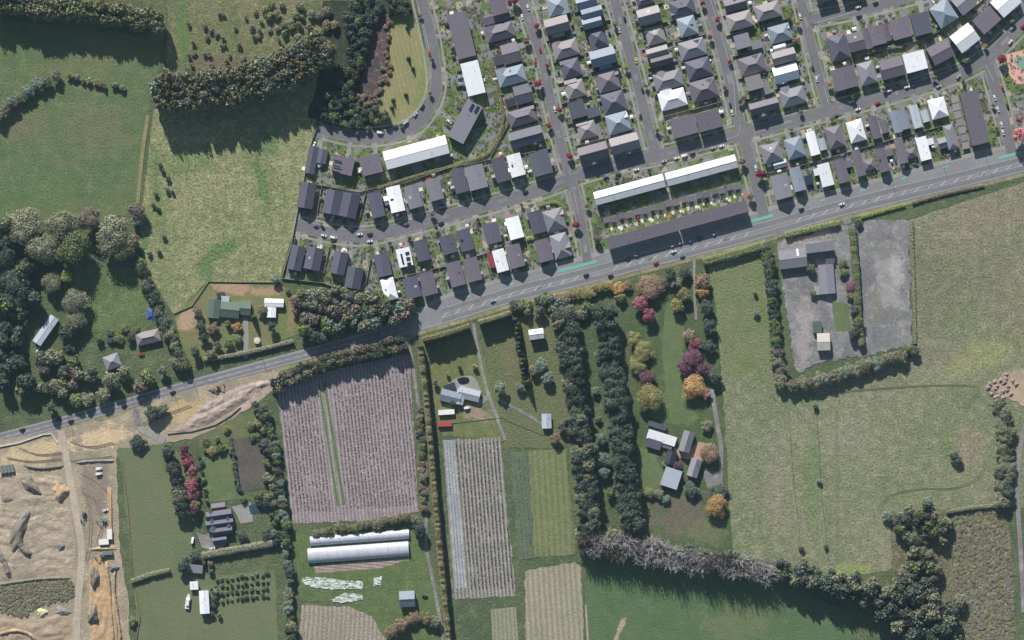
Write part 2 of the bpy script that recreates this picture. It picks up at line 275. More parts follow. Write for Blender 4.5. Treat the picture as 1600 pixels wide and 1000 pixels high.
# residential ground
b = NB('residential_plots'); pos = b.pos(); v = b.mapping(pos, D2R(-15.2))
vo = b.n('ShaderNodeTexVoronoi', distance='CHEBYCHEV'); b.l(v, vo.inputs['Vector']); vo.inputs['Scale'].default_value = .2
sx = b.n('ShaderNodeSeparateXYZ'); b.l(vo.outputs['Color'], sx.inputs[0]); nn = b.noise(pos, .5, 4, .6)
col = b.mix(b.ramp(b.noise(pos, .08, 3), .35, .65), S(112, 126, 78), S(94, 116, 66))
col = b.mix(b.ramp(sx.outputs[0], .5, .52), col, S(130, 129, 128)); col = b.mix(b.ramp(sx.outputs[1], .82, .83), col, S(92, 96, 74)); col = b.mix(b.ramp(sx.outputs[2], .94, .95), col, S(172, 160, 142))
f = b.math('ADD', .75, b.math('MULTIPLY', nn, .5)); cc = b.n('ShaderNodeCombineXYZ'); [b.l(f, cc.inputs[i]) for i in range(3)]
RESID = b.finish(b.mix(1.0, col, cc.outputs[0], 'MULTIPLY'), .95, nn, .4, .6, .1)
RPOLY = [(650, -30), (1660, -30), (1660, 225), (1500, 252), (1300, 305), (1200, 333), (1000, 385), (900, 412), (800, 440), (650, 485), (590, 462), (446, 435), (463, 345), (490, 215), (495, 195), (560, 212), (640, 200), (672, 160), (682, 120), (668, 50)]
sheet('residential_ground', RPOLY, RESID, .02)
sheet('playground', [(1572, 85), (1600, 78), (1640, 90), (1640, 140), (1585, 130), (1576, 115)], plain_mat('play_surface', S(214, 168, 152), .1, .9), .2)
sheet('playground', smooth_line([(1584, 92), (1600, 86), (1625, 100), (1612, 118), (1596, 108), (1584, 98)], 2)[:-1], plain_mat('play_surface_green', S(124, 156, 138), .1, .9), .215)
sheet('car_park', [(1578, 160), (1640, 150), (1640, 235), (1592, 235)], GRAVEL, .2)

# ------------------------------------------------------------------ roads
def ribbon(name, pts, wid, mat, z, closed=False, thick=0, **props):
    """pts in px, wid in px (number or list)"""
    ns = normals(pts); v = []; f = []
    for i, (p, n) in enumerate(zip(pts, ns)):
        ww = (wid[i] if isinstance(wid, (list, tuple)) else wid) / 2
        v += [(*P(p[0] + n[0] * ww, p[1] + n[1] * ww), z), (*P(p[0] - n[0] * ww, p[1] - n[1] * ww), z)]
    for i in range(len(pts) - 1): f.append((2 * i, 2 * i + 1, 2 * i + 3, 2 * i + 2))
    if thick:
        k = len(v); v += [(x, y, 0) for x, y, _ in v]
        for i in range(len(pts) - 1):
            f.append((2 * i, 2 * i + 2, k + 2 * i + 2, k + 2 * i)); f.append((2 * i + 3, 2 * i + 1, k + 2 * i + 1, k + 2 * i + 3))
    m = me(name, v, f, [mat]); m.update()
    if len(m.polygons) and m.polygons[0].normal.z < 0: m.flip_normals()
    p = dict(kind='structure'); p.update(props)
    return ob(name, m, **p)
ST = dict(
 s1=('curved reserve street', 'north end', 17, [(657, -20), (659, 0), (674, 62), (683, 125), (680, 150), (667, 177), (648, 198), (620, 209), (587, 214), (556, 214), (525, 208), (496, 200)]),
 s2=('long winding cross street', 'west end', 17, [(463, 352), (490, 359), (527, 367), (565, 370), (602, 364), (640, 353), (700, 337), (775, 317), (850, 296), (912, 270), (975, 255), (1050, 239), (1125, 219), (1165, 207), (1200, 199), (1250, 185), (1300, 172), (1350, 159), (1400, 146), (1437, 135), (1487, 119), (1512, 109), (1544, 90), (1575, 60), (1610, 24)]),
 s3=('western red-tree street', 'north end', 14, [(812, -20), (817, 0), (835, 55), (850, 100), (854, 130), (870, 200), (879, 235), (893, 280), (907, 337), (919, 415)]),
 s4=('middle side street', 'north end', 15, [(955, -20), (960, 0), (985, 87), (1004, 162), (1015, 205), (1024, 240)]),
 s5=('eastern red-tree street', 'north end', 17, [(1101, -20), (1106, 0), (1125, 62), (1141, 125), (1148, 162), (1161, 212), (1175, 262), (1185, 300), (1195, 345)]),
 s6=('short side street', 'north end', 14, [(1247, -20), (1251, 0), (1266, 62), (1280, 125), (1287, 150), (1293, 170)]),
 s7=('top branch street', 'west end', 14, [(1262, 31), (1275, 29), (1325, 20), (1387, 5), (1450, -12)]),
 s8=('playground street', 'north end', 16, [(1543, 95), (1555, 137), (1566, 175), (1577, 222), (1582, 245)]))
STP = {k: resample(smooth_line(q[3], 2), 4) for k, q in ST.items()}
def near_street(x, y, skip=None):
    best = (1e9, None, None)
    for k, pts in STP.items():
        if k == skip: continue
        for i, p in enumerate(pts):
            d = math.hypot(p[0] - x, p[1] - y)
            if d < best[0]: best = (d, k, i)
    return best
top = [(690, 468), (735, 456), (800, 437), (900, 410), (1000, 383), (1100, 357), (1200, 331), (1300, 304), (1400, 279), (1500, 250), (1600, 228), (1680, 208)]
bot = [(660, 516), (735, 494), (800, 473), (900, 449), (1000, 422), (1100, 397), (1200, 371), (1300, 342), (1400, 317), (1500, 294), (1600, 269), (1680, 248)]
wc = [(-40, 694), (0, 684), (100, 658), (200, 630), (300, 601), (400, 574), (500, 548), (600, 522), (660, 505)]
mt = smooth_line([(-40, 686), (0, 676), (100, 650), (200, 621), (300, 592), (400, 565), (500, 539), (600, 511), (650, 492)] + top, 2)
mb = smooth_line([(-40, 702), (0, 693), (100, 667), (200, 639), (300, 610), (400, 583), (500, 557), (600, 531)] + bot, 2)
def interp_y(line, x):
    for a, b_ in zip(line[:-1], line[1:]):
        if a[0] <= x <= b_[0]: return a[1] + (b_[1] - a[1]) * (x - a[0]) / (b_[0] - a[0] + 1e-9)
    return line[-1][1]
xs = list(np.arange(-40, 1680, 10.0)); v = []; f = []
for x in xs: v += [(*P(x, interp_y(mt, x)), .10), (*P(x, interp_y(mb, x)), .10)]
for i in range(len(xs) - 1): f.append((2 * i, 2 * i + 1, 2 * i + 3, 2 * i + 2))
ob('main_road', me('main_road', v, f, [ASPHM]), kind='structure')
ribbon('road_verge', [(x, interp_y(mb, x) + 3.5) for x in xs], 6, ground_mat('verge', S(150, 144, 118), S(128, 128, 96), S(170, 156, 134), 14, 4, 1.4, .4, .15), .075)
ribbon('footpath', [(x, interp_y(mt, x) - 4) for x in xs if x > 640], 7, CONC, .085)
for i, (k, q) in enumerate(ST.items()):
    ribbon('street', STP[k], q[2], ASPH, .112 + .005 * i)
    pts = STP[k]; ns = normals(pts)
    for sgn in (1, -1):
        for nm, off, wd, mat, z, th in (('footpath', q[2] / 2 + 6.5, 3.2, CONC, .09, 0), ('kerb', q[2] / 2 + .5, .8, CONC, .17, 1)):
            run = []; line = [(p[0] + n[0] * sgn * off, p[1] + n[1] * sgn * off) for p, n in zip(pts, ns)] + [None]
            for p in line:
                ok = p is not None
                if ok:
                    d, kk, ii = near_street(*p, skip=k)
                    ok = d > ST[kk][2] / 2 + (3.5 if nm == 'kerb' else .5) and not (p[0] > 640 and interp_y(mt, p[0]) - 4 < p[1] < interp_y(mb, p[0]))
                if ok: run.append(p)
                else:
                    if len(run) > 1: ribbon(nm, run, wd, mat, z + .003 * i, thick=th)
                    run = []
LANE = ground_mat('asphalt_wheel_lane', S(126, 127, 130), S(131, 131, 134), S(116, 116, 120), 18, 5, 1.6, .1, .1); LANE2 = ground_mat('asphalt_patch', S(142, 142, 146), S(134, 134, 138), S(126, 126, 130), 14, 5, 1.6, .1, .1)
ribbon('traffic_lane', [(x, interp_y(mb, x) - 6.2) for x in xs if x > 685], 7.6, LANE, .138); ribbon('traffic_lane', [(x, interp_y(mb, x) - 20.8) for x in xs if x > 685], 7.6, LANE, .139)
for off in (-6.4, -4.4, -20.6, -22.6): ribbon('wheel_path', [(x, interp_y(mb, x) + off) for x in xs if x > 685], .8, ASPH, .144)
for off in (-3.6, -5.4, -11.2, -13): ribbon('wheel_path', [(x, interp_y(mb, x) + off) for x in xs if x < 650], .8, ASPH, .144)
for x in (742, 838, 1012, 1130, 1352, 1448, 1530): ribbon('road_patch', [(x, interp_y(mb, x) - 17 + (x % 7)), (x + 9, interp_y(mb, x + 9) - 17 + (x % 7))], 5, LANE2 if x % 2 else ASPH, .147)
for k_ in ('s2', 's3', 's4', 's5', 's6'):
    for i_ in range(12, len(STP[k_]) - 6, 23): ribbon('road_patch', STP[k_][i_:i_ + random.randint(2, 5)], random.uniform(3, 7), random.choice((LANE, ASPHM)), .150 + .0004 * i_ / 10)
TRK = ground_mat('trodden_grass', S(122, 124, 98), S(114, 120, 92), S(130, 128, 104), 10, 4, 1.4, .4, .14)
for pts in ([(1305, 640), (1308, 760), (1306, 880)], [(1372, 800), (1376, 785), (1395, 770), (1440, 762), (1490, 764), (1530, 748), (1540, 715)], [(1300, 612), (1380, 606), (1470, 600), (1540, 603), (1510, 630), (1502, 650)], [(1426, 540), (1424, 450), (1426, 350)], [(1140, 420), (1160, 520), (1200, 620), (1235, 640)]):
    for o_ in (0, 3.4): ZL[0] += .001; ribbon('tyre_track', [(x + o_, y + o_ * .5) for x, y in resample(smooth_line(pts, 3), 6)], .9, TRK, ZL[0] + .02)
# painted markings: one sheet set per road, each marking its own piece
def mark(a, b_, wd=.45, mat=WHITE, z=.16, name='road_marking'):
    return ribbon(name, [a, b_], wd, mat, z)
def along(off_b, x): return (x, interp_y(mb, x) - off_b)
def longline(f0, x0, x1, wd=.5, name='road_marking', mat=WHITE):
    ribbon(name, [(x, f0(x)) for x in np.arange(x0, x1, 8.0)], wd, mat, .157)
longline(lambda x: interp_y(mb, x) - 2, -30, 1660, .35); longline(lambda x: interp_y(mt, x) + 2, -30, 650, .35)
longline(lambda x: interp_y(mb, x) - 10.5, 690, 1660, .28); longline(lambda x: interp_y(mb, x) - 16, 690, 1660, .28)
longline(lambda x: interp_y(mb, x) - 25.5, 690, 1660, .3)
for x in np.arange(10, 640, 15.0):
    mark((x, (interp_y(mt, x) + interp_y(mb, x)) / 2), (x + 6, (interp_y(mt, x + 6) + interp_y(mb, x + 6)) / 2), .5)
for x in np.arange(695, 1600, 20.5):
    if 912 < x < 945 or 1180 < x < 1240: continue
    mark(along(10.8, x - 4), along(16.3, x + 4), .8)
for x0, x1 in ((872, 936), (1172, 1214), (1560, 1600)):
    pts = [(x, interp_y(mb, x) - 32) for x in np.arange(x0, x1, 6.0)]; ribbon('cycle_lane_marking', pts, 4.5, TEAL, .163)
for c in [(731, 463), (662, 481), (800, 444), (1285, 313), (1348, 297), (1412, 278), (1477, 261)]:
    ribbon('cycle_lane_marking', [(c[0] - 4, c[1] + 1), (c[0] + 4, c[1] - 1)], 3, TEAL, .163)
def corner_lines(pts): ribbon('road_marking', pts, .35, WHITE, .166)
for L in [[(1157, 194), (1153, 212), (1125, 221), (1075, 236)], [(1184, 240), (1178, 208), (1200, 202)], [(1276, 52), (1272, 36), (1340, 17)], [(1287, 135), (1295, 163), (1312, 158)], [(1527, 110), (1541, 102), (1553, 128)], [(881, 303), (896, 298), (904, 335)], [(888, 252), (891, 273), (905, 268)],
          [(1110, 0), (1125, 45), (1145, 118), (1150, 180)], [(1120, -5), (1137, 62), (1152, 125), (1163, 180)], [(653, 10), (668, 62), (675, 110), (670, 145), (655, 172), (630, 194), (595, 206), (560, 206), (525, 199)]]:
    corner_lines(L if len(L) < 5 and L[0][1] > 20 else resample(smooth_line(L, 1), 3))
# tracks and drives
for nm, pts, wd, mat in [
    ('farm_track', [(638, 528), (645, 570), (655, 640), (662, 690), (668, 780), (664, 850), (675, 900), (690, 980), (695, 1030)], 5, GRAVEL),
    ('farm_track', [(740, 505), (745, 540), (757, 595), (764, 620), (778, 655), (790, 690)], 5, GRAVEL), ('driveway', [(764, 620), (745, 632)], 8, GRAVEL),
    ('farm_track', [(780, 625), (825, 648), (850, 665)], 4, GRAVEL), ('driveway', [(383, 495), (385, 530), (384, 560)], 8, CONC),
    ('driveway', [(1085, 405), (1084, 450), (1088, 500)], 4, GRAVEL), ('driveway', [(1112, 608), (1120, 660), (1128, 700), (1125, 760)], 7, GRAVEL),
    ('haul_road', [(95, 672), (105, 720), (118, 800), (130, 860), (122, 930), (118, 1030)], 11, ground_mat('haul_road', S(186, 174, 156), S(174, 162, 146), S(196, 184, 166), 20, 5, 1.4, .3, .1)),
    ('haul_road', [(218, 668), (240, 680), (258, 690)], 12, CONC), ('driveway', [(212, 640), (216, 668)], 10, GRAVEL),
    ('farm_track', [(1610, 640), (1594, 690), (1588, 760), (1594, 850), (1600, 960)], 7, GRAVEL),
    ('driveway', [(1222, 370), (1216, 352)], 14, GRAVEL), ('driveway', [(1325, 350), (1322, 338)], 12, GRAVEL),
    ('grass_path', [(231, 180), (222, 240), (215, 320), (212, 350)], 6, ground_mat('dry_grass', S(146, 136, 102), S(136, 132, 96), S(124, 126, 90), 12, 4, 1.5, .7, .2)),
    ('farm_track', [(915, 945), (920, 1020)], 3, SOIL)]:
    ZL[0] += .004; ribbon(nm, resample(smooth_line(pts, 2), 5), wd, mat, ZL[0] + .02)
sheet('footpath_end', [(492, 216), (500, 188), (512, 205), (500, 218)], ASPH, .11)

# ------------------------------------------------------------------ buildings
WIN = me('window', [(-.6, 0, -.6), (.6, 0, -.6), (.6, 0, .6), (-.6, 0, .6), (-.6, .06, -.6), (.6, .06, -.6), (.6, .06, .6), (-.6, .06, .6)],
         [(0, 1, 2, 3), (7, 6, 5, 4), (0, 4, 5, 1), (1, 5, 6, 2), (2, 6, 7, 3), (3, 7, 4, 0)], [GLASS])
def boxv(x0, x1, y0, y1, z0, z1):
    return [(x0, y0, z0), (x1, y0, z0), (x1, y1, z0), (x0, y1, z0), (x0, y0, z1), (x1, y0, z1), (x1, y1, z1), (x0, y1, z1)]
BF = [(0, 3, 2, 1), (4, 5, 6, 7), (0, 1, 5, 4), (1, 2, 6, 5), (2, 3, 7, 6), (3, 0, 4, 7)]
def boxes(lst):
    v = []; f = []
    for bx in lst:
        k = len(v); v += boxv(*bx); f += [tuple(i + k for i in q) for q in BF]
    return v, f
def roof_geo(a, b_, e, kind, pitch=None):
    """solid roof: plan half sizes a (x), b_ (y), eave height e; returns verts, faces, ridge segment"""
    if kind == 'f':
        r = math.tan(D2R(pitch or 3)) * 2 * b_
        t = [(-a, -b_, e), (a, -b_, e), (a, b_, e + r), (-a, b_, e + r)]; top = [(0, 1, 2, 3)]; n = 4; rg = None
    elif kind == 'gv':
        r = math.tan(D2R(pitch or 25)) * a
        t = [(-a, -b_, e), (a, -b_, e), (a, b_, e), (-a, b_, e), (0, -b_, e + r), (0, b_, e + r)]; top = [(0, 4, 5, 3), (4, 1, 2, 5), (0, 1, 4), (2, 3, 5)]; n = 6; rg = ((0, -b_, e + r), (0, b_, e + r))
    elif kind == 'gu':
        r = math.tan(D2R(pitch or 25)) * b_
        t = [(-a, -b_, e), (a, -b_, e), (a, b_, e), (-a, b_, e), (-a, 0, e + r), (a, 0, e + r)]; top = [(0, 1, 5, 4), (4, 5, 2, 3), (1, 2, 5), (3, 0, 4)]; n = 6; rg = ((-a, 0, e + r), (a, 0, e + r))
    else:
        i = min(a, b_); r = math.tan(D2R(pitch or 24)) * i
        if a >= b_: p, q = (-a + i * .98, 0, e + r), (a - i * .98, 0, e + r); top = [(0, 1, 5, 4), (1, 2, 5), (2, 3, 4, 5), (3, 0, 4)]
        else: p, q = (0, -b_ + i * .98, e + r), (0, b_ - i * .98, e + r); top = [(0, 1, 4), (1, 2, 5, 4), (2, 3, 5), (3, 0, 4, 5)]
        t = [(-a, -b_, e), (a, -b_, e), (a, b_, e), (-a, b_, e), p, q]; n = 6; rg = (p, q)
    vv = t + [(x, y, z - .22) for x, y, z in t[:4]]
    f = list(top)
    for i in range(4):
        j = (i + 1) % 4; f.append((i, n + i, n + j, j))
    f.append((n + 3, n + 2, n + 1, n)); return vv, f, rg
def offs(px, py, cx, cy, ang):
    dx, dy = (px - cx) * M, -(py - cy) * M; c, s = math.cos(D2R(ang)), math.sin(D2R(ang))
    return dx * c + dy * s, -dx * s + dy * c
HRECTS = []
def building(name, cat, label, px, py, w_, l_, ang, kind, col, st=1, wings=(), group=None, wall=None, pitch=None, garage=True, vents=None, chimney=False):
    H = {0: 2.3, 1: 3.1, 1.5: 4.6, 2: 6.0, 3: 7.0}[st]
    x, y = P(px, py, H + .8); base = .05
    root = ob(name, None, None, (x, y, 0), D2R(ang), label=label, category=cat)
    if group: root['group'] = group
    wm = wall or random.choice(WALLS)
    blocks = [(0, 0, w_, l_, kind, col, H, pitch)] + [(*offs(q[0], q[1], px, py, ang), q[2], q[3], q[4], q[5] if len(q) > 5 and q[5] else col, {0: 2.2, 1: 2.9, 1.5: 4.2, 2: 5.7}[q[6] if len(q) > 6 else 1], q[7] if len(q) > 7 else pitch) for q in wings]
    wl = []
    for i, (ox, oy, bw, bl, bk, bc, e, pt) in enumerate(blocks):
        a, b_ = bw * M / 2, bl * M / 2; ov = .35
        HRECTS.append((px + (ox * math.cos(D2R(ang)) - oy * math.sin(D2R(ang))) / M, py - (ox * math.sin(D2R(ang)) + oy * math.cos(D2R(ang))) / M, bw, bl, ang))
        wl.append((ox - a + ov, ox + a - ov, oy - b_ + ov, oy + b_ - ov, 0, e - .1 - .013 * i))
        vv, ff, rg = roof_geo(a, b_, e, bk, pt)
        r = ob('roof', me('roof', [(q[0] + ox, q[1] + oy, q[2] + .02 * i) for q in vv], ff, [ROOF[bc]]), root)
        if rg:
            p, q = Vector(rg[0]) + Vector((ox, oy, .02 * i)), Vector(rg[1]) + Vector((ox, oy, .02 * i)); s = .14
            rv = boxv(min(p.x, q.x) - s, max(p.x, q.x) + s, min(p.y, q.y) - s, max(p.y, q.y) + s, p.z - .12, p.z + .09)
            ob('ridge_cap', me('ridge_cap', rv, BF, [ROOF[bc]]), r)
        if i == 0 and st < 3 and random.random() < .22 and bk in ('gv', 'gu', 'h') and bw < 60:
            t_ = math.tan(D2R(pt or (24 if bk == 'h' else 25))); sg = random.choice((-1, 1)); ww, ll = random.uniform(.4, 1.3), random.uniform(.4, 1.3)
            if bk == 'gv' or (bk == 'h' and b_ > a): q0 = [(sg * (a * .5 - ww), -ll), (sg * (a * .5 + ww), -ll), (sg * (a * .5 + ww), ll), (sg * (a * .5 - ww), ll)]; hz = lambda x, y: e + t_ * (a - abs(x)) + .08
            else: q0 = [(-ww, b_ * .5 - ll), (ww, b_ * .5 - ll), (ww, b_ * .5 + ll), (-ww, b_ * .5 + ll)]; hz = lambda x, y: e + t_ * (b_ - abs(y)) + .08
            vv2 = [(x, y, hz(x, y)) for x, y in q0] + [(x, y, hz(x, y) - .3) for x, y in q0]
            ob(*random.choice((('skylight', me('skylight', vv2, [(0, 1, 2, 3), (4, 7, 6, 5), (0, 4, 5, 1), (1, 5, 6, 2), (2, 6, 7, 3), (3, 7, 4, 0)], [ROOF['L']])), ('solar_panel', me('solar_panel', vv2, [(0, 1, 2, 3), (4, 7, 6, 5), (0, 4, 5, 1), (1, 5, 6, 2), (2, 6, 7, 3), (3, 7, 4, 0)], [GLASS])))), r)
        if i == 0:
            nv = vents if vents is not None else random.choice((0, 1, 1, 2))
            for k in range(nv):
                vx, vy = random.uniform(-.5, .5) * a, random.uniform(-.5, .5) * b_
                t_ = math.tan(D2R(pt or {'f': 3, 'h': 24}.get(bk, 25)))
                z = {'f': e + t_ * (vy + b_), 'gv': e + t_ * (a - abs(vx)), 'gu': e + t_ * (b_ - abs(vy)), 'h': e + t_ * min(a - abs(vx), b_ - abs(vy))}[bk]
                ob('vent_pipe', me('vent_pipe', boxv(vx - .17, vx + .17, vy - .17, vy + .17, z - .2, z + .7), BF, [GLASS]), r)
    v, f = boxes(wl); ob('wall', me('wall', v, f, [wm]), root)
    a, b_ = w_ * M / 2 - .35, l_ * M / 2 - .35
    for sx in (-.45, .45):
        o = ob('window', WIN, root, (sx * a, -b_ - .06, 1.5)); 
    o = ob('window', WIN, root, (a + .06, .3 * b_, 1.5), D2R(90))
    return root
G0 = 15.2
def rowof(row, start, items, group):
    for i, it in enumerate(items):
        px, py, w_, l_, ang, kind, col, st = it[:8]; wings = it[8] if len(it) > 8 else (); pitch = it[9] if len(it) > 9 else None
        if not wings and kind != 'f' and 18 <= w_ < 60:      # a lower gable that breaks the plan, as most of these houses have
            a = D2R(ang if ang is not None else G0); sg = random.choice((-1, 1)); sv = random.choice((-1, 1))
            if kind == 'gv': du, dv, ww, ll, wk = sg * w_ * .44, sv * l_ * .22, w_ * .4, l_ * .32, 'gu'
            elif kind == 'gu': du, dv, ww, ll, wk = sg * w_ * .22, -l_ * .36, w_ * .36, l_ * .46, 'gv'
            else: du, dv, ww, ll, wk = sg * w_ * .3, sv * l_ * .3, w_ * .46, l_ * .5, random.choice(('gu', 'gv'))
            wings = [(px + du * math.cos(a) - dv * math.sin(a), py - du * math.sin(a) - dv * math.cos(a), ww, ll, wk, None, 1 if st < 2 else 1.5)]
        if w_ < 60 and kind != 'f': w_, l_ = w_ * 1.05, l_ * 1.04
        form = {'h': 'hip-roofed', 'gv': 'gabled', 'gu': 'gabled', 'f': 'low-roofed'}[kind]
        building('house', 'house', f'{ROOFW[col]} {form} house, {ordn(i + 1)} from {start} in {row}', px, py, w_, l_, ang if ang is not None else G0, kind, col, st, wings, group, None, pitch)
    return items
ROWS = []
def R(*a): ROWS.append(rowof(*a))
R('row inside the curved street', 'the top edge', [
 (721, 55, 30, 71, 14, 'f', 'C', 2), (739, 122, 28, 52, 14, 'f', 'W', 2), (727, 190, 27, 65, -28, 'f', 'G', 2), (650, 238, 101, 29, 15, 'gu', 'W', 2, (), 14), (580, 257, 32, 30, 14, 'f', 'C', 2),
 (536, 258, 33, 27, -14, 'f', 'C', 2), (487, 250, 15, 41, -10.5, 'gv', 'D', 1, [(503, 244, 16, 23, 'gv', 'D', 1)], 18)], 'terraces and houses along the curved street')
R('row west of red-tree street', 'the top edge', [
 (779, 9, 24, 26, None, 'gv', 'C', 2, [(774, 29, 40, 12, 'f', 'C', 1)], 12), (781, 50, 43, 24, None, 'h', 'C', 1), (798, 83, 26, 30, None, 'gu', 'C', 1.5, [(779, 94, 15, 14, 'f', 'C', 1)], 18),
 (799, 118, 42, 27, None, 'h', 'B', 1), (817, 147, 25, 28, None, 'gu', 'D', 1.5, [(798, 160, 16, 13, 'f', 'D', 1)], 18), (816, 182, 41, 24, None, 'h', 'C', 1), (822, 214, 50, 25, None, 'gu', 'D', 1.5, (), 26)], 'houses west of the western red-tree street')
R('row north of western street', 'the meadow', [
 (479, 305, 24, 39, -10, 'gv', 'D', 1.5), (520, 316, 25, 36, -11, 'gv', 'D', 1.5), (546, 321, 26, 36, -13, 'gv', 'D', 1.5), (588, 320, 20, 38, 13, 'gv', 'D', 1.5), (618, 311, 21, 39, 13, 'gv', 'W', 1.5, [(605, 313, 10, 14, 'gu', 'W', 1)]),
 (646, 307, 21, 35, None, 'gv', 'G', 1.5), (679, 296, 21, 33, None, 'gv', 'G', 1.5), (718, 282, 20, 37, None, 'gv', 'D', 1.5, [(709, 294, 10, 9, 'gu', 'G', 1)]), (744, 277, 28, 36, None, 'gv', 'G', 1.5, [(757, 283, 10, 9, 'gu', 'G', 1)]),
 (782, 265, 20, 37, None, 'gv', 'D', 1.5, [(773, 277, 10, 9, 'gu', 'G', 1)]), (806, 258, 21, 34, None, 'gv', 'W', 1.5), (845, 255, 29, 36, None, 'gv', 'D', 1.5)], 'houses north of the western street')
R('row south of western street', 'the meadow', [
 (463, 403, 21, 37, -13, 'gv', 'D', 1.5), (490, 404, 24, 34, -12, 'gv', 'D', 1.5), (530, 411, 22, 34, -13, 'gv', 'D', 1.5), (553, 434, 24, 32, -11, 'gv', 'D', 1.5, [(564, 431, 8, 18, 'f', 'D', 1)]), (598, 414, 22, 34, 12, 'gv', 'D', 1.5), (632, 402, 22, 29, 13, 'f', 'W', 1.5),
 (659, 391, 20, 32, None, 'gv', 'D', 1.5), (700, 382, 22, 28, None, 'gv', 'D', 1.5), (727, 375, 20, 33, None, 'gv', 'D', 1.5), (769, 364, 23, 31, None, 'gv', 'D', 1.5), (804, 356, 21, 33, None, 'gv', 'W', 1.5), (839, 347, 22, 34, None, 'gv', 'D', 1.5), (866, 344, 31, 33, None, 'h', 'G', 1, [(874, 336, 15, 15, 'gu', 'T', 1)])], 'houses south of the western street')
R('main road row west', 'the grove', [
 (608, 452, 20, 33, 14, 'h', 'W', 1.5), (644, 449, 22, 32, None, 'gv', 'D', 1.5), (669, 443, 22, 35, None, 'gv', 'C', 1.5, [(682, 450, 9, 8, 'gu', 'G', 1)]), (712, 428, 22, 37, None, 'gv', 'C', 1.5, [(702, 436, 9, 9, 'gu', 'G', 1)]), (738, 421, 22, 36, None, 'gv', 'C', 1.5, [(750, 429, 9, 9, 'gu', 'G', 1)]),
 (782, 407, 18, 34, None, 'gv', 'W', 1.5, [(767, 407, 8, 24, 'f', 'R', 1)]), (805, 400, 22, 35, None, 'gv', 'C', 1.5, [(819, 409, 9, 8, 'gu', 'G', 1)]), (850, 391, 22, 34, None, 'gv', 'C', 1.5), (876, 384, 25, 37, None, 'h', 'G', 1, [(884, 388, 16, 18, 'gu', 'C', 1)])], 'houses facing the main road in the west')
R('row east of red-tree street', 'the top edge', [
 (871, 8, 31, 29, None, 'h', 'B', 1), (870, 39, 36, 24, None, 'gu', 'T', 2, [(872, 52, 20, 10, 'gu', 'T', 1)], 36), (884, 76, 38, 26, None, 'h', 'T', 1), (892, 107, 29, 28, None, 'h', 'D', 1, [(884, 100, 18, 12, 'gu', 'D', 1)]), (899, 139, 28, 26, None, 'h', 'T', 1, [(892, 130, 20, 12, 'gu', 'T', 1)]),
 (902, 171, 25, 26, None, 'f', 'D', 2, [(926, 175, 22, 15, 'f', 'D', 1)]), (917, 203, 28, 25, None, 'h', 'T', 1, [(910, 195, 20, 12, 'gu', 'T', 1)]), (927, 238, 44, 24, None, 'gu', 'C', 2, [(927, 250, 13, 13, 'gv', 'G', 1.5)], 34)], 'houses east of the western red-tree street')
R('row west of middle street', 'the top edge', [
 (916, 2, 31, 22, None, 'gu', 'B', 1.5, [(917, 10, 22, 8, 'gu', 'L', 1)], 34), (925, 19, 32, 15, None, 'gu', 'B', 2, [(925, 35, 31, 17, 'gu', 'B', 2)], 36), (934, 60, 27, 29, None, 'h', 'D', 1), (942, 89, 38, 25, None, 'gu', 'B', 2, [(946, 102, 20, 11, 'gu', 'B', 1)], 36),
 (950, 126, 33, 32, None, 'h', 'C', 1, [(958, 118, 18, 15, 'gu', 'C', 1)]), (959, 160, 35, 31, None, 'h', 'D', 1, [(968, 155, 16, 22, 'gv', 'G', 1)]), (966, 192, 34, 30, None, 'h', 'B', 1, [(972, 185, 20, 18, 'gu', 'L', 1)]), (976, 224, 43, 25, None, 'gu', 'T', 2, [(982, 233, 13, 14, 'gv', 'G', 1.5)], 35)], 'houses west of the middle side street')
R('row east of middle street', 'the top edge', [
 (1008, 0, 26, 14, None, 'h', 'D', 1), (1014, 24, 34, 24, None, 'gu', 'T', 2, [(1016, 34, 20, 9, 'gu', 'G', 1)], 36), (1024, 55, 28, 26, None, 'h', 'T', 1, [(1018, 48, 22, 12, 'gu', 'T', 1)]), (1027, 81, 33, 15, None, 'gu', 'T', 2, [(1034, 94, 35, 17, 'gu', 'C', 2)], 34),
 (1044, 125, 42, 27, None, 'h', 'G', 1, [(1034, 120, 20, 18, 'gv', 'T', 1)]), (1051, 155, 40, 27, None, 'h', 'W', 1, [(1042, 149, 20, 18, 'gv', 'W', 1)]), (1069, 197, 38, 30, None, 'f', 'C', 3)], 'houses east of the middle side street')
R('row west of edge-lined street', 'the top edge', [
 (1066, 12, 37, 26, None, 'h', 'D', 1), (1074, 41, 27, 29, None, 'h', 'B', 1.5, [(1068, 48, 18, 14, 'h', 'L', 1)]), (1082, 76, 39, 27, None, 'h', 'G', 1, [(1090, 70, 18, 16, 'gv', 'D', 1)]), (1092, 107, 37, 29, None, 'h', 'D', 1, [(1101, 101, 16, 20, 'gv', 'G', 1)]), (1100, 140, 40, 31, None, 'h', 'C', 1, [(1110, 133, 18, 20, 'gv', 'C', 1)]), (1108, 188, 37, 29, None, 'f', 'C', 3)], 'houses west of the eastern red-tree street')
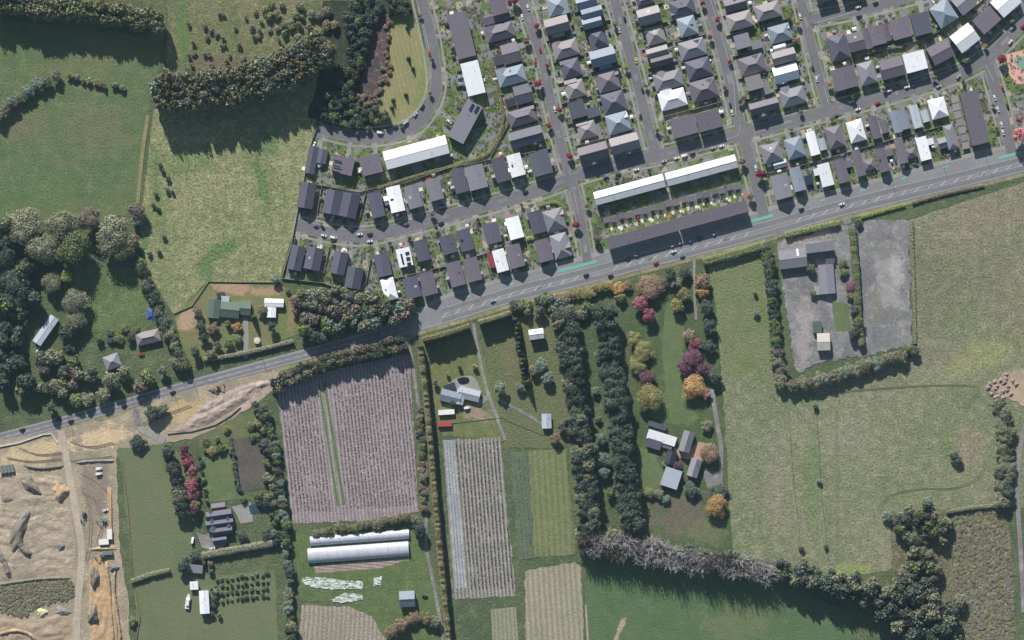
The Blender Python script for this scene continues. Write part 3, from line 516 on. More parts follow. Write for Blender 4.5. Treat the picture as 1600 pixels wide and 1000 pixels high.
R('row east of edge-lined street', 'the top edge', [
 (1149, 6, 33, 20, None, 'gu', 'C', 1.5, (), 34), (1156, 32, 38, 25, None, 'h', 'T', 1.5, [(1150, 26, 22, 12, 'gu', 'T', 1)]), (1160, 64, 24, 22, None, 'f', 'G', 2, [(1179, 70, 24, 13, 'f', 'G', 1)]), (1175, 101, 38, 27, None, 'h', 'C', 1, [(1182, 96, 16, 20, 'gv', 'C', 1)]), (1178, 129, 25, 22, None, 'f', 'T', 2, [(1196, 138, 14, 18, 'f', 'G', 1)]), (1194, 166, 44, 18, None, 'gu', 'C', 2, [(1192, 175, 14, 13, 'gv', 'G', 1.5)], 34)], 'houses east of the eastern red-tree street')
R('row west of short street', 'the top edge', [
 (1200, 17, 37, 24, None, 'h', 'T', 1.5), (1219, 52, 33, 26, None, 'h', 'B', 1, [(1226, 46, 16, 14, 'gu', 'B', 1)]), (1225, 88, 35, 20, None, 'gu', 'T', 2, [(1219, 74, 20, 10, 'gu', 'L', 1)], 34), (1228, 114, 37, 25, None, 'gu', 'W', 1.5, (), 30), (1239, 151, 37, 26, None, 'h', 'G', 1, [(1229, 147, 15, 24, 'gv', 'G', 1)])], 'houses west of the short side street')
R('northeast upper row', 'the short street', [
 (1310, 74, 28, 39, None, 'h', 'D', 1, [(1314, 66, 12, 26, 'gv', 'G', 1)]), (1338, 65, 24, 28, None, 'gu', 'C', 2, (), 14), (1355, 60, 10, 32, None, 'gv', 'C', 1), (1371, 55, 22, 29, None, 'gv', 'C', 1.5, (), 14), (1386, 50, 9, 27, None, 'gv', 'C', 1), (1407, 44, 28, 31, None, 'gv', 'C', 1.5, (), 12),
 (1440, 37, 28, 34, None, 'f', 'D', 2), (1475, 21, 31, 35, 33, 'h', 'B', 1.5), (1506, 3, 27, 31, 38, 'gu', 'G', 2, (), 15), (1542, 31, 36, 29, 42, 'f', 'C', 2), (1572, 3, 36, 31, 42, 'gu', 'W', 2, (), 14)], 'houses on the north side of the northeast block')
R('northeast lower row', 'the short street', [
 (1320, 122, 34, 33, None, 'gv', 'C', 1.5, [(1330, 115, 14, 14, 'gu', 'C', 1)], 22), (1355, 114, 25, 34, None, 'h', 'G', 1.5), (1394, 106, 34, 29, None, 'gu', 'C', 2, (), 16), (1430, 96, 34, 30, None, 'f', 'W', 3), (1470, 81, 34, 29, 28, 'gu', 'C', 3, (), 14), (1508, 59, 35, 31, 38, 'gu', 'W', 3, (), 14)], 'houses on the south side of the northeast block')
R('row south of cross street', 'the edge-lined street', [
 (1206, 239, 29, 28, None, 'h', 'G', 1.5, [(1219, 256, 21, 12, 'gu', 'L', 1)]), (1242, 231, 26, 31, None, 'h', 'B', 1.5), (1270, 224, 14, 36, None, 'gv', 'W', 1.5, [(1285, 225, 11, 19, 'gv', 'L', 1)]), (1305, 214, 24, 33, None, 'h', 'C', 1.5), (1338, 205, 24, 32, None, 'h', 'W', 1.5),
 (1367, 199, 14, 34, None, 'gv', 'C', 1.5, [(1382, 198, 11, 19, 'gv', 'C', 1)]), (1400, 190, 13, 34, None, 'gv', 'B', 1.5, [(1413, 187, 13, 30, 'gv', 'B', 1.5)]), (1431, 182, 13, 35, None, 'gv', 'L', 1.5, [(1446, 181, 11, 19, 'gv', 'L', 1)]), (1466, 169, 25, 30, None, 'h', 'W', 1.5), (1523, 184, 28, 84, 14, 'f', 'C', 2)], 'houses south of the cross street in the east')
R('main road row east', 'the edge-lined street', [
 (1221, 291, 25, 37, None, 'gv', 'G', 1.5, [(1222, 279, 18, 12, 'gv', 'L', 1.5)]), (1246, 280, 17, 36, None, 'gv', 'B', 1.5, [(1264, 281, 13, 15, 'f', 'B', 1)], 30), (1290, 273, 19, 36, None, 'f', 'W', 1.5, [(1278, 268, 12, 11, 'f', 'W', 1)]), (1315, 267, 17, 36, None, 'gv', 'C', 1.5, [(1326, 256, 11, 11, 'f', 'C', 1)]), (1342, 255, 13, 39, None, 'gv', 'C', 1.5, [(1359, 257, 18, 16, 'h', 'C', 1)], 22),
 (1379, 250, 15, 36, None, 'gv', 'C', 1.5, [(1390, 238, 11, 11, 'f', 'C', 1)]), (1408, 235, 13, 40, None, 'gv', 'C', 1.5, [(1424, 239, 18, 16, 'h', 'C', 1)], 22), (1443, 232, 17, 37, None, 'f', 'W', 1.5, [(1454, 221, 11, 10, 'f', 'W', 1)]), (1486, 214, 16, 37, None, 'h', 'G', 1.5, [(1474, 223, 15, 17, 'gu', 'G', 1)])], 'houses facing the main road in the east')
R('row above top branch street', 'the short street', [(1290, -10, 30, 24, None, 'gu', 'D', 2), (1330, -20, 34, 26, None, 'gu', 'D', 2)], 'houses beyond the top branch street')
bd = building
bd('terrace', 'terrace', 'long white gabled terrace, western half, facing the cross street', 983.5, 296, 112, 21, G0, 'gu', 'W', 2, (), 'terraces between the cross street and main road', None, 20, vents=3)
bd('terrace', 'terrace', 'long white gabled terrace, eastern half, facing the cross street', 1096, 266, 113, 21, G0, 'gu', 'W', 2, (), 'terraces between the cross street and main road', None, 20, vents=3)
bd('terrace', 'terrace', 'long charcoal terrace, western half, beside the main road', 1004, 366, 113, 19, G0, 'f', 'C', 3, (), 'terraces between the cross street and main road', None, vents=3)
bd('terrace', 'terrace', 'long charcoal terrace, eastern half, beside the main road', 1113.5, 336, 111, 19, G0, 'f', 'C', 3, (), 'terraces between the cross street and main road', None, vents=3)
for i in range(18):
    x = 948 + i * 12.05; y = 343.5 - i * 3.18 + (1.8 if i % 2 else 0)
    bd('garage', 'garage', f'brown flat-roofed garage, {ordn(i + 1)} from the west between the terraces', x, y, 11, 9, G0, 'f', 'C', 0, (), 'garages between the terraces', WALLS[3], vents=0)
for i, (x, y) in enumerate([(1492, 155), (1494.5, 167), (1497, 179), (1500, 191), (1503, 203), (1506, 215), (1509, 227)]):
    bd('carport', 'carport', f'brown square carport, {ordn(i + 1)} from the cross street beside the charcoal apartment block', x, y, 11, 11, 14, 'f', 'T', 0, (), 'carports beside the apartment block', WALLS[3], vents=0)
FARM = 'rural buildings'
bd('house', 'house', 'green-roofed farmhouse with three wings beside the meadow fence', 334, 482, 19, 30, -5, 'gv', 'N', 1, [(359, 484, 30, 25, 'gu', 'N', 1), (383, 482, 17, 21, 'gu', 'N', 1), (352, 467, 13, 9, 'f', 'W', 1)], FARM, None, 18)
bd('shed', 'shed', 'white L-shaped shed beside the green-roofed farmhouse', 428, 473, 30, 13, -2, 'gu', 'W', 1, [(424, 488, 14, 16, 'gv', 'W', 1)], FARM, None, 12)
bd('shed', 'shed', 'long silver shed among the trees at the left edge', 71, 516, 15, 50, -35, 'gv', 'L', 1.5, (), FARM, None, 10)
bd('house', 'house', 'taupe hip-roofed house among trees near the red car', 231, 527, 38, 20, 13, 'h', 'T', 1, (), FARM)
bd('house', 'house', 'small grey hip-roofed house half hidden by trees above the main road', 175, 565, 25, 22, 20, 'h', 'G', 1, (), FARM)
bd('house', 'house', 'blue-grey bent cottage beside the dark pond', 704, 620, 32, 19, -14, 'gu', 'B', 1, [(733, 616, 34, 18, 'gu', 'L', 1), (719, 620, 14, 24, 'gv', 'L', 1)], FARM, None, 18)
bd('carport', 'carport', 'dark flat carport behind the blue-grey bent cottage', 703, 605, 18, 11, 20, 'f', 'K', 0, (), FARM)
bd('shed', 'shed', 'small white gabled shed in the paddock south of the main road', 838, 522, 23, 16, 8, 'gu', 'W', 2, (), FARM, None, 20)
bd('shed', 'shed', 'small white shed beside the tall shelterbelt, mid paddock', 854, 658, 15, 23, 2, 'gv', 'L', 1, (), FARM, None, 15)
bd('house', 'house', 'white-roofed wing of the country house beside the garden lawn', 1034, 684, 46, 15, -17, 'f', 'W', 1, [(1022, 694, 23, 14, 'f', 'D', 1), (1043, 696, 16, 10, 'f', 'C', 0)], FARM)
bd('barn', 'barn', 'grey gabled barn with rounded end at the country house', 1073, 690, 18, 33, -17, 'gv', 'G', 1.5, (), FARM)
bd('barn', 'barn', 'grey gabled barn below the brick courtyard', 1085, 731, 17, 29, -17, 'gv', 'G', 1.5, (), FARM)
bd('outbuilding', 'outbuilding', 'dark gabled outbuilding with skylights at the country house', 1048, 715, 16, 21, -17, 'gv', 'K', 1, (), FARM)
bd('shed', 'shed', 'large ribbed silver shed below the country house', 1049, 747, 27, 30, -18, 'f', 'L', 1.5, (), FARM)
bd('canopy', 'canopy', 'dark strip canopy behind the white-roofed country house', 1027, 665, 30, 8, -17, 'f', 'D', 0, (), FARM)
bd('warehouse', 'warehouse', 'grey gabled warehouse with bright skylight strip in the gravel yard', 1239, 404, 43, 29, 7, 'gu', 'G', 1.5, (), FARM, None, 14)
bd('warehouse', 'warehouse', 'tall narrow grey warehouse at the top of the gravel yard', 1281, 386, 43, 15, 7, 'f', 'G', 3, (), FARM)
bd('warehouse', 'warehouse', 'long grey gabled building in the middle of the gravel yard', 1292, 436, 24, 46, 5, 'gv', 'G', 1, [(1277, 454, 8, 13, 'f', 'Q', 1), (1297, 408, 14, 8, 'f', 'C', 1)], FARM, None, 14)
bd('shed', 'shed', 'pale striped shed standing alone in the gravel yard', 1287, 534, 20, 27, 2, 'gu', 'Q', 1.5, (), FARM, None, 12)
bd('shed', 'shed', 'low dark green shed above the pale striped shed', 1277, 511, 14, 18, 2, 'f', 'N', 1, (), FARM)
bd('villa', 'house', 'dark multi-gabled villa beside the swimming pool', 342, 805, 40, 15, 8, 'gu', 'D', 1.5, [(343, 818, 43, 14, 'gu', 'D', 1.5), (347, 830, 32, 12, 'gu', 'D', 1.5), (341, 793, 22, 14, 'gu', 'C', 1), (343, 844, 22, 12, 'gu', 'D', 1), (331, 815, 12, 32, 'gv', 'D', 1.5), (356, 812, 10, 22, 'gv', 'D', 1.5)], FARM, None, 28)
bd('shed', 'shed', 'grey shed below the villa hedge', 306, 889, 21, 13, -5, 'f', 'G', 1, (), FARM)
bd('shed', 'shed', 'long white shed next to the parked boat', 319, 941, 15, 36, 3, 'gv', 'W', 1.5, (), FARM, None, 12)
bd('shed', 'shed', 'small white shed above the parked boat', 303, 915, 13, 13, 3, 'f', 'W', 1, (), FARM)
bd('house', 'house', 'small house with pale north and blue south roof near the polytunnels', 636, 936, 24, 25, 3, 'gu', 'B', 1.5, (), FARM)
# solar panels, skylights, tank, polytunnels, containers
SOLAR = plain_mat('solar_glass', S(40, 44, 60), .1, .2, 2, .5)
def panel(name, label, cat, px, py, w_, l_, ang, z, mat, parent=None, t=.12):
    x, y = P(px, py, z)
    return ob(name, me(name, boxv(-w_ * M / 2, w_ * M / 2, -l_ * M / 2, l_ * M / 2, 0, t), BF, [mat]), None, (x, y, z), D2R(ang), label=label, category=cat)
for i in range(2):
    for j in range(4):
        panel('solar_panel', f'dark solar panel, {ordn(j + 1)} of {["western", "eastern"][i]} column on the grey angled terrace', 'solar panel', 739 + i * 8 - j * 1.5 + .3, 163.5 + i * 3.5 + j * 2.6, 5, 2, -28, 8.0, SOLAR)
for j in range(3): panel('solar_panel', f'dark roof strip, {ordn(j + 1)} from the top on the charcoal house by the bush', 'solar panel', 528 - j * 1.5, 251.5 + j * 8.5, 12, 1.8, -14, 7.2, SOLAR)
panel('solar_panel', 'long dark solar strip on the white flat-roofed house', 'solar panel', 628, 402, 3, 22, 13, 5.0, SOLAR, t=.15)
for j in range(3): panel('skylight', f'boxed skylight, {ordn(j + 1)} from the street on the white flat-roofed house', 'skylight', 636.5 + j * 1.4, 396 + j * 8.2, 6.5, 5, 13, 5.0, GLASS, t=.3)
panel('roof_light', 'bright white skylight strip across the grey yard warehouse', 'skylight', 1246.5, 396, 3.6, 15, 7, 5.9, ROOF['W'], t=.1).rotation_euler = (D2R(14) * 0, 0, D2R(7))
x, y = P(402, 532.5)
n = 28; v = []; f = []
for z, r in ((0, 2.5), (2.2, 2.5), (2.35, 2.35), (2.6, .05)): v += [(r * math.cos(t * 2 * math.pi / n), r * math.sin(t * 2 * math.pi / n), z) for t in range(n)]
for k in range(3): f += [(k * n + t, k * n + (t + 1) % n, (k + 1) * n + (t + 1) % n, (k + 1) * n + t) for t in range(n)]
ob('water_tank', me('water_tank', v, f, [plain_mat('tank_concrete', S(206, 200, 186), .08)]), None, (x, y, 0), label='round cream water tank on the farmhouse lawn', category='water tank')
def polytunnel(px, py, L, Wd, ang, label, h):
    x, y = P(px, py); root = ob('polytunnel', None, None, (x, y, 0), D2R(ang), label=label, category='polytunnel', group='polytunnels')
    film = plain_mat('polythene_film', S(188, 192, 202), .3, .35, .4, .5)
    nL, na = 40, 14; v = []; f = []
    for i in range(nL + 1):
        X = (-.5 + i / nL) * L * M
        for j in range(na + 1):
            t = math.pi * j / na; s = 1 - .02 * (i % 2); v.append((X, -math.cos(t) * Wd * M / 2 * s, math.sin(t) * h * s))
    for i in range(nL):
        for j in range(na): k = i * (na + 1) + j; f.append((k, k + na + 1, k + na + 2, k + 1))
    ob('cover', me('cover', v, f, [film], smooth=True), root)
    for i in range(0, nL + 1, 4):
        X = (-.5 + i / nL) * L * M; v = []; f = []
        for j in range(na + 1):
            t = math.pi * j / na
            for dx in (-.05, .05): v.append((X + dx, -math.cos(t) * (Wd * M / 2 + .04), math.sin(t) * (h + .04)))
        for j in range(na): f.append((2 * j, 2 * j + 1, 2 * j + 3, 2 * j + 2))
        ob('hoop', me('hoop', v, f, [WALLS[1]]), root)
    for s in (-1, 1):
        v = [(s * L * M / 2 * .995, -math.cos(math.pi * j / na) * Wd * M / 2, math.sin(math.pi * j / na) * h) for j in range(na + 1)]
        ob('end_wall', me('end_wall', v, [tuple(range(na + 1))], [film]), root)
polytunnel(562, 840, 155, 15, 4.2, 'narrow upper polytunnel of silvery film below the shrubs', 3.0)
polytunnel(560, 863, 158, 24, 4.2, 'wide lower polytunnel of silvery film beside the open beds', 3.8)
def container(px, py, w_, l_, ang, col, label, h=2.6):
    x, y = P(px, py, h); a, b_ = w_ * M / 2, l_ * M / 2
    root = ob('container', None, None, (x, y, 0), D2R(ang), label=label, category='container')
    lst = [(-a, a, -b_, b_, .15, h)]; n = max(4, int(a * 2 / .6))
    v, f = boxes(lst); ob('body', me('body', v, f, [col]), root)
    v, f = boxes([(-a + i * 2 * a / n + .1, -a + i * 2 * a / n + .35, -b_ - .04, b_ + .04, .3, h + .05) for i in range(n)]); ob('corrugation', me('corrugation', v, f, [col]), root)
    v, f = boxes([(s * a + (0 if s > 0 else -.06), s * a + (.06 if s > 0 else 0), -b_ * .9, b_ * .9, .25, h - .1) for s in (1,)]); ob('door', me('door', v, f, [col]), root)
    v, f = boxes([(-a, a, s * b_ * .8 - .1, s * b_ * .8 + .1, 0, .15) for s in (-1, 1)]); ob('skid', me('skid', v, f, [DARK]), root)
PW = plain_mat('white_metal', S(232, 232, 230), .05, .5); PR = plain_mat('red_metal', S(178, 74, 78), .1, .6); PG = plain_mat('grey_metal', S(120, 128, 122), .1, .6)
container(697.5, 644, 25, 7.5, 4, PW, 'long white container behind the blue-grey cottage')
container(695, 663, 21, 6.5, 2, PR, 'red shipping container beside the tall hedge')
container(171, 835, 8, 15, 2, PW, 'white site cabin, upper of the two by the soil bank')
container(162, 847, 15, 8, 4, PW, 'white site cabin, lower of the two by the soil bank')
container(168, 864, 15, 6, 2, PG, 'grey site container below the white cabins')
for i in range(4): container(2 + i * 5.6, 734 - i * .8, 5, 12, 14, PG, f'grey green container, {ordn(i + 1)} from the left edge of the site')
# driveways from every street-facing house, decks behind
DW = ground_mat('driveway_concrete', S(150, 148, 146), S(138, 136, 136), S(166, 160, 152), 9, 3, 1.2, .15, .12); zz = 0
for row in ROWS[:15]:
    for it in row:
        d, k, i = near_street(it[0], it[1]); p = STP[k][i]
        if it[1] > interp_y(mt, it[0]) - 60 and d > 42: p = (it[0] + 9, interp_y(mt, it[0] + 9) - 2); d = 40
        if d > 75: continue
        zz += 1; dx, dy = p[0] - it[0], p[1] - it[1]; o = random.choice((-5, 5)); L = math.hypot(dx, dy); sx, sy = -dy / L * o, dx / L * o
        ribbon('driveway', [(it[0] + sx, it[1] + sy), (p[0] + sx, p[1] + sy)], random.uniform(5.5, 9), DW, .055 + .0004 * zz)
DECKS = [plain_mat('deck_%d' % i, S(*c), .15, .8, 1) for i, c in enumerate([(214, 204, 188), (226, 222, 216), (184, 104, 88), (176, 168, 160), (200, 184, 160)])]
for o in [q for q in bpy.data.objects if q.name.split('.')[0] == 'house' and q.parent is None and q.location.y > 5 and q.location.x > -180]:
    bb = [c for c in o.children if c.name.split('.')[0] == 'roof'][0].data.vertices; mx = max(q.co.x for q in bb); my = max(q.co.y for q in bb)
    if random.random() < .75:
        w_, l_ = random.uniform(2, 4.5), random.uniform(2.5, 4); x0 = random.uniform(-mx, mx - w_) if random.random() < .6 else random.choice((-mx - w_ + .3, mx - .3)); y0 = my - .4 if -mx <= x0 <= mx - w_ else random.uniform(-my, my - l_)
        ob('deck', me('deck', boxv(x0, x0 + w_, y0, y0 + l_, 0, .3), BF, [random.choice(DECKS)]), o)
for i in range(18):
    x = 950 + i * 12.05; y = 353 - i * 3.18
    sheet('garden_path', [(x, y - 5), (x + 4, y - 6), (x + 8, y + 7), (x + 4, y + 8)], DECKS[i % 2], .062 + .0005 * i)
    if i % 2: sheet('patio', [(x + 5, y + 4), (x + 10, y + 3), (x + 12, y + 9), (x + 7, y + 10)], DECKS[i % 5], .075 + .0005 * i)
# small sheds in the back gardens
def clear(x, y, m):
    for (cx, cy, bw, bl, ang) in HRECTS:
        if abs(x - cx) < 70 and abs(y - cy) < 70:
            ox, oy = offs(x, y, cx, cy, ang)
            if abs(ox) < (bw / 2 + m) * M and abs(oy) < (bl / 2 + m) * M: return False
    return True
SHEDROW = ['behind the curved street terraces', 'west of the western red-tree street', 'north of the western street', 'south of the western street', 'behind the western main road row', 'east of the western red-tree street', 'west of the middle street', 'east of the middle street', 'west of the edge-lined street', 'east of the edge-lined street', 'west of the short street', 'behind the northeast upper row', 'behind the northeast lower row', 'south of the cross street', 'behind the eastern main road row']
for ri, row in enumerate(ROWS[:15]):
    k = 0
    for it in row:
        for _ in range(8):
            t = random.uniform(0, 6.28); x, y = it[0] + math.cos(t) * (it[2] / 2 + 6), it[1] + math.sin(t) * (it[3] / 2 + 6); d, kk, ii = near_street(x, y)
            if d > ST[kk][2] / 2 + 13 and clear(x, y, 3) and y < interp_y(mt, x) - 14:
                k += 1; cn, cm = random.choice((('white', ROOF['W']), ('grey', ROOF['G']), ('cream', ROOF['Q']), ('dark', ROOF['D']))); hw, hl = random.uniform(1, 1.7), random.uniform(.9, 1.5)
                root = ob('garden_shed', None, None, (*P(x, y), 0), D2R(G0), label=f'small {cn} garden shed, {ordn(k)} in order {SHEDROW[ri]}', category='garden shed', group='garden sheds ' + SHEDROW[ri])
                ob('wall', me('wall', *boxes([(-hw + .1, hw - .1, -hl + .1, hl - .1, 0, 1.9)]), [WALLS[2]]), root); vv, ff, rg = roof_geo(hw, hl, 2.0, 'gu', 15); ob('roof', me('roof', vv, ff, [cm]), root)
                HRECTS.append((x, y, hw * 4, hl * 4, G0)); break
# ------------------------------------------------------------------ fences
def fence(label, lines, h=1.8, t=.2, mat=FENCEM):
    v = []; f = []
    for pts in lines:
        for a, b_ in zip(pts[:-1], pts[1:]):
            x0, y0 = P(*a); x1, y1 = P(*b_); L = math.hypot(x1 - x0, y1 - y0)
            if L < .5: continue
            ux, uy = (x1 - x0) / L, (y1 - y0) / L; nx, ny = -uy * t / 2, ux * t / 2; n = max(1, int(L / 2.4))
            k = len(v)
            v += [(x0 + nx, y0 + ny, 0), (x0 - nx, y0 - ny, 0), (x1 - nx, y1 - ny, 0), (x1 + nx, y1 + ny, 0)]; v += [(q[0], q[1], h) for q in v[k:k + 4]]
            f += [tuple(i + k for i in q) for q in BF]
            for i in range(n + 1):
                X, Y = x0 + (x1 - x0) * i / n, y0 + (y1 - y0) * i / n; k = len(v); v += boxv(X - .09, X + .09, Y - .09, Y + .09, 0, h + .08); f += [tuple(j + k for j in q) for q in BF]
    return ob('fence', me('fence', v, f, [mat]), label=label, category='fence', group='fences')
ROWN = ['the curved street terraces', 'the row west of the western red-tree street', 'the row north of the western street', 'the row south of the western street', 'the western main road row', 'the row east of the western red-tree street', 'the row west of the middle street', 'the row east of the middle street',
        'the row west of the edge-lined street', 'the row east of the edge-lined street', 'the row west of the short street', 'the northeast upper row', 'the northeast lower row', 'the row south of the cross street', 'the eastern main road row']
BACK = {1: [[(742, 20), (752, 60), (768, 118), (785, 170), (795, 192), (764, 250), (702, 262), (590, 300)]], 2: [[(467, 285), (505, 290), (562, 300), (592, 292)], [(700, 262), (860, 232)]], 3: [[(440, 435), (505, 442), (540, 455), (580, 462)], [(596, 440), (700, 415), (800, 382), (860, 365)]], 5: [[(885, -5), (902, 60), (932, 140), (950, 240)]], 7: [[(1040, -5), (1048, 40), (1062, 100), (1078, 165)]],
        9: [[(1180, -5), (1192, 40), (1205, 90), (1222, 165)]], 11: [[(1330, 85), (1400, 72), (1440, 62), (1475, 45), (1507, 24), (1540, -5)]], 13: [[(1190, 272), (1240, 262), (1300, 245), (1380, 222), (1490, 192)]]}
for ri, row in enumerate(ROWS[:15]):
    lines = list(BACK.get(ri, []))
    vert = ri in (1, 5, 6, 7, 8, 9, 10)
    for a, b_ in zip(row[:-1], row[1:]):
        if ri == 0: continue
        ang = a[4] if a[4] is not None else G0
        mx, my = (a[0] + b_[0]) / 2, (a[1] + b_[1]) / 2
        if vert:
            my = (a[1] + a[3] / 2 + b_[1] - b_[3] / 2) / 2 + 1; d = (math.cos(D2R(ang)), -math.sin(D2R(ang))); hl = 24
        else:
            mx = (a[0] + b_[0]) / 2; d = (math.sin(D2R(ang)), math.cos(D2R(ang))); hl = 20
        if math.hypot(a[0] - b_[0], a[1] - b_[1]) < 70: lines.append([(mx - d[0] * hl, my - d[1] * hl), (mx + d[0] * hl, my + d[1] * hl)])
    if ri == 13: held = lines; continue
    if ri == 14: lines = held + lines
    if lines: fence('grey timber garden fencing of ' + (ROWN[ri] if ri != 14 else 'the two rows between cross street and main road'), lines)
fence('dark rail fence along the meadow above the farmhouse', [[(272, 490), (300, 478), (322, 446), (326, 440), (380, 441), (437, 441)]], 1.0, .1)
fence('long timber fence between the meadow and the western houses', [[(495, 200), (486, 225), (463, 340), (455, 385), (440, 435)]])
fence('wire fence crossing the rough pasture, western line', [[(1231, 640), (1240, 760), (1252, 870)]], 1.1, .06)
fence('wire fence crossing the rough pasture, eastern line', [[(1275, 640), (1283, 770), (1296, 895)]], 1.1, .06)
fence('wire fence beside the right edge farm track', [[(1567, 800), (1577, 900), (1590, 1000)]], 1.1, .08)
fence('orange mesh fence beside the construction site lawn', [[(190, 720), (200, 790), (208, 900), (219, 965), (212, 1010)]], 1.0, .1, plain_mat('orange_mesh', S(196, 130, 84)))
fence('white barrier beside the main road at the construction site', [[(-20, 702), (30, 692), (68, 679), (80, 678), (90, 692)]], 1.1, .4, PW)
fence('brown post fence between market garden and lower crop', [[(700, 662), (760, 655), (785, 652), (800, 660), (850, 680)]], .6, .06)

# ------------------------------------------------------------------ foliage
def quads(pts, nrm, size, jit=.7, r=None):
    """leaf-sized quads at pts, facing roughly along nrm"""
    r = r or rng; n = len(pts)
    d = nrm + r.normal(0, jit, (n, 3)); d /= np.linalg.norm(d, axis=1, keepdims=True) + 1e-9
    a = r.normal(0, 1, (n, 3)); a -= (a * d).sum(1, keepdims=True) * d; a /= np.linalg.norm(a, axis=1, keepdims=True) + 1e-9
    b_ = np.cross(d, a); s = size * r.uniform(.6, 1.3, (n, 1)); t = s * r.uniform(.55, .95, (n, 1))
    v = np.stack([pts - a * s, pts - b_ * t, pts + a * s, pts + b_ * t], 1).reshape(-1, 3)
    return v
def mesh_from_quads(name, v, mat=None, extra=None, mat2=None):
    n = len(v) // 4; m = bpy.data.meshes.new(name)
    f = np.arange(n * 4).reshape(-1, 4)
    ev, ef = extra if extra else (np.zeros((0, 3)), [])
    faces = f.tolist() + [tuple(i + len(v) for i in q) for q in ef]
    m.from_pydata(np.vstack([v, np.array(ev).reshape(-1, 3)]).tolist(), [], faces)
    if mat: m.materials.append(mat)
    m.update(); return m
def sph(n, r):
    d = r.normal(0, 1, (n, 3)); return d / np.linalg.norm(d, axis=1, keepdims=True)
_bm = bmesh.new(); bmesh.ops.create_icosphere(_bm, subdivisions=1, radius=1); _bm.verts.index_update()
OCT = ([tuple(q.co) for q in _bm.verts], [tuple(q.index for q in t.verts) for t in _bm.faces]); _bm.free()
def crown_round(seed, nq, size, lobes=16, flat=.0):
    r = np.random.default_rng(seed); P_ = []; N_ = []
    per = nq // (lobes + 4)
    cs = []
    for i in range(lobes):
        d = sph(1, r)[0]; d[2] = abs(d[2]) * .9 - .1; k = r.uniform(.42, .84); cs.append((d * k * np.array([1, 1, .8]), r.uniform(.2, .42)))
    for _ in range(4): cs.append((np.array([r.uniform(-.2, .2), r.uniform(-.2, .2), r.uniform(0, .4)]), .5))
    for c, rad in cs:
        d = sph(per, r); d[:, 2] = np.where(d[:, 2] < -.25, -d[:, 2], d[:, 2]); rr = rad * r.uniform(.6, 1.28, (per, 1))
        P_.append(c + d * rr); N_.append(d)
    p = np.vstack(P_); q = np.vstack(N_); p[:, 2] = (p[:, 2] + .75) / 1.75
    keep = p[:, 2] > .05
    ov, of = OCT; ev = []; ef = []
    for c, rad in cs:
        k = len(ev); ev += [((c[0] + x * rad * .72), (c[1] + y * rad * .72), (c[2] + z * rad * .72 + .75) / 1.75) for x, y, z in ov]; ef += [tuple(i + k for i in t) for t in of]
    return mesh_from_quads('crown', quads(p[keep], q[keep], size, .45, r), None, (ev, ef))
def crown_cone(seed, nq, size, sharp=1.0):
    r = np.random.default_rng(seed); z = r.uniform(0, 1, nq) ** 1.35; t = r.uniform(0, 2 * math.pi, nq)
    R_ = (1 - z) ** sharp * (.82 + .18 * np.sin(z * 40 + r.uniform(0, 6)) + .14 * np.sin(t * 5 + z * 9)) * r.uniform(.7, 1.05, nq) + .03
    p = np.stack([R_ * np.cos(t), R_ * np.sin(t), z], 1); n = np.stack([np.cos(t), np.sin(t), np.full(nq, .6)], 1)
    return mesh_from_quads('crown', quads(p, n, size, .5, r))
def crown_bare(seed, n1=26, sub=7):
    r = np.random.default_rng(seed); V = []
    def seg(a, b_, w0, w1):
        d = b_ - a; s = np.cross(d, r.normal(0, 1, 3)); s /= np.linalg.norm(s) + 1e-9; u = np.cross(d, s); u /= np.linalg.norm(u) + 1e-9
        for q in (s, u): V.extend([a - q * w0, a + q * w0, b_ + q * w1, b_ - q * w1])
    for i in range(n1):
        t = r.uniform(0, 6.28); e = r.uniform(.25, 1.0); a = np.array([0, 0, r.uniform(.05, .45)])
        tip = np.array([math.cos(t) * e, math.sin(t) * e, r.uniform(.55, 1.0) * (1 - .35 * e)]); mid = (a + tip) / 2 + np.array([0, 0, .08]) + r.normal(0, .03, 3)
        seg(a, mid, .04, .03); seg(mid, tip, .03, .016)
        for j in range(sub):
            k = r.uniform(.3, 1); c = mid + (tip - mid) * k; dd = (tip - mid) / np.linalg.norm(tip - mid) * .6 + r.normal(0, .6, 3) + np.array([0, 0, .3]); q = c + dd * r.uniform(.12, .26); seg(c, q, .02, .012)
            for _ in range(2): seg(q, q + (dd + r.normal(0, .7, 3)) * .12, .014, .008)
    return mesh_from_quads('crown', np.array(V))
CR = dict(big=[crown_round(100 + i, 11000, .04, 34) for i in range(4)], round=[crown_round(10 + i, 3200, .072, 18) for i in range(6)], shrub=[crown_round(40 + i, 520, .17, 9) for i in range(5)],
          wood=[crown_round(20 + i, 1000, .12, 15) for i in range(6)], tuft=[crown_round(30 + i, 110, .3, 4) for i in range(5)],
          cone=[crown_cone(60 + i, 1500, .085, .8) for i in range(4)], bare=[crown_bare(80 + i) for i in range(4)], colm=[crown_cone(90 + i, 1500, .1, .42) for i in range(3)])
for ms in CR.values():
    for m in ms: m.materials.append(LEAF['dk'])
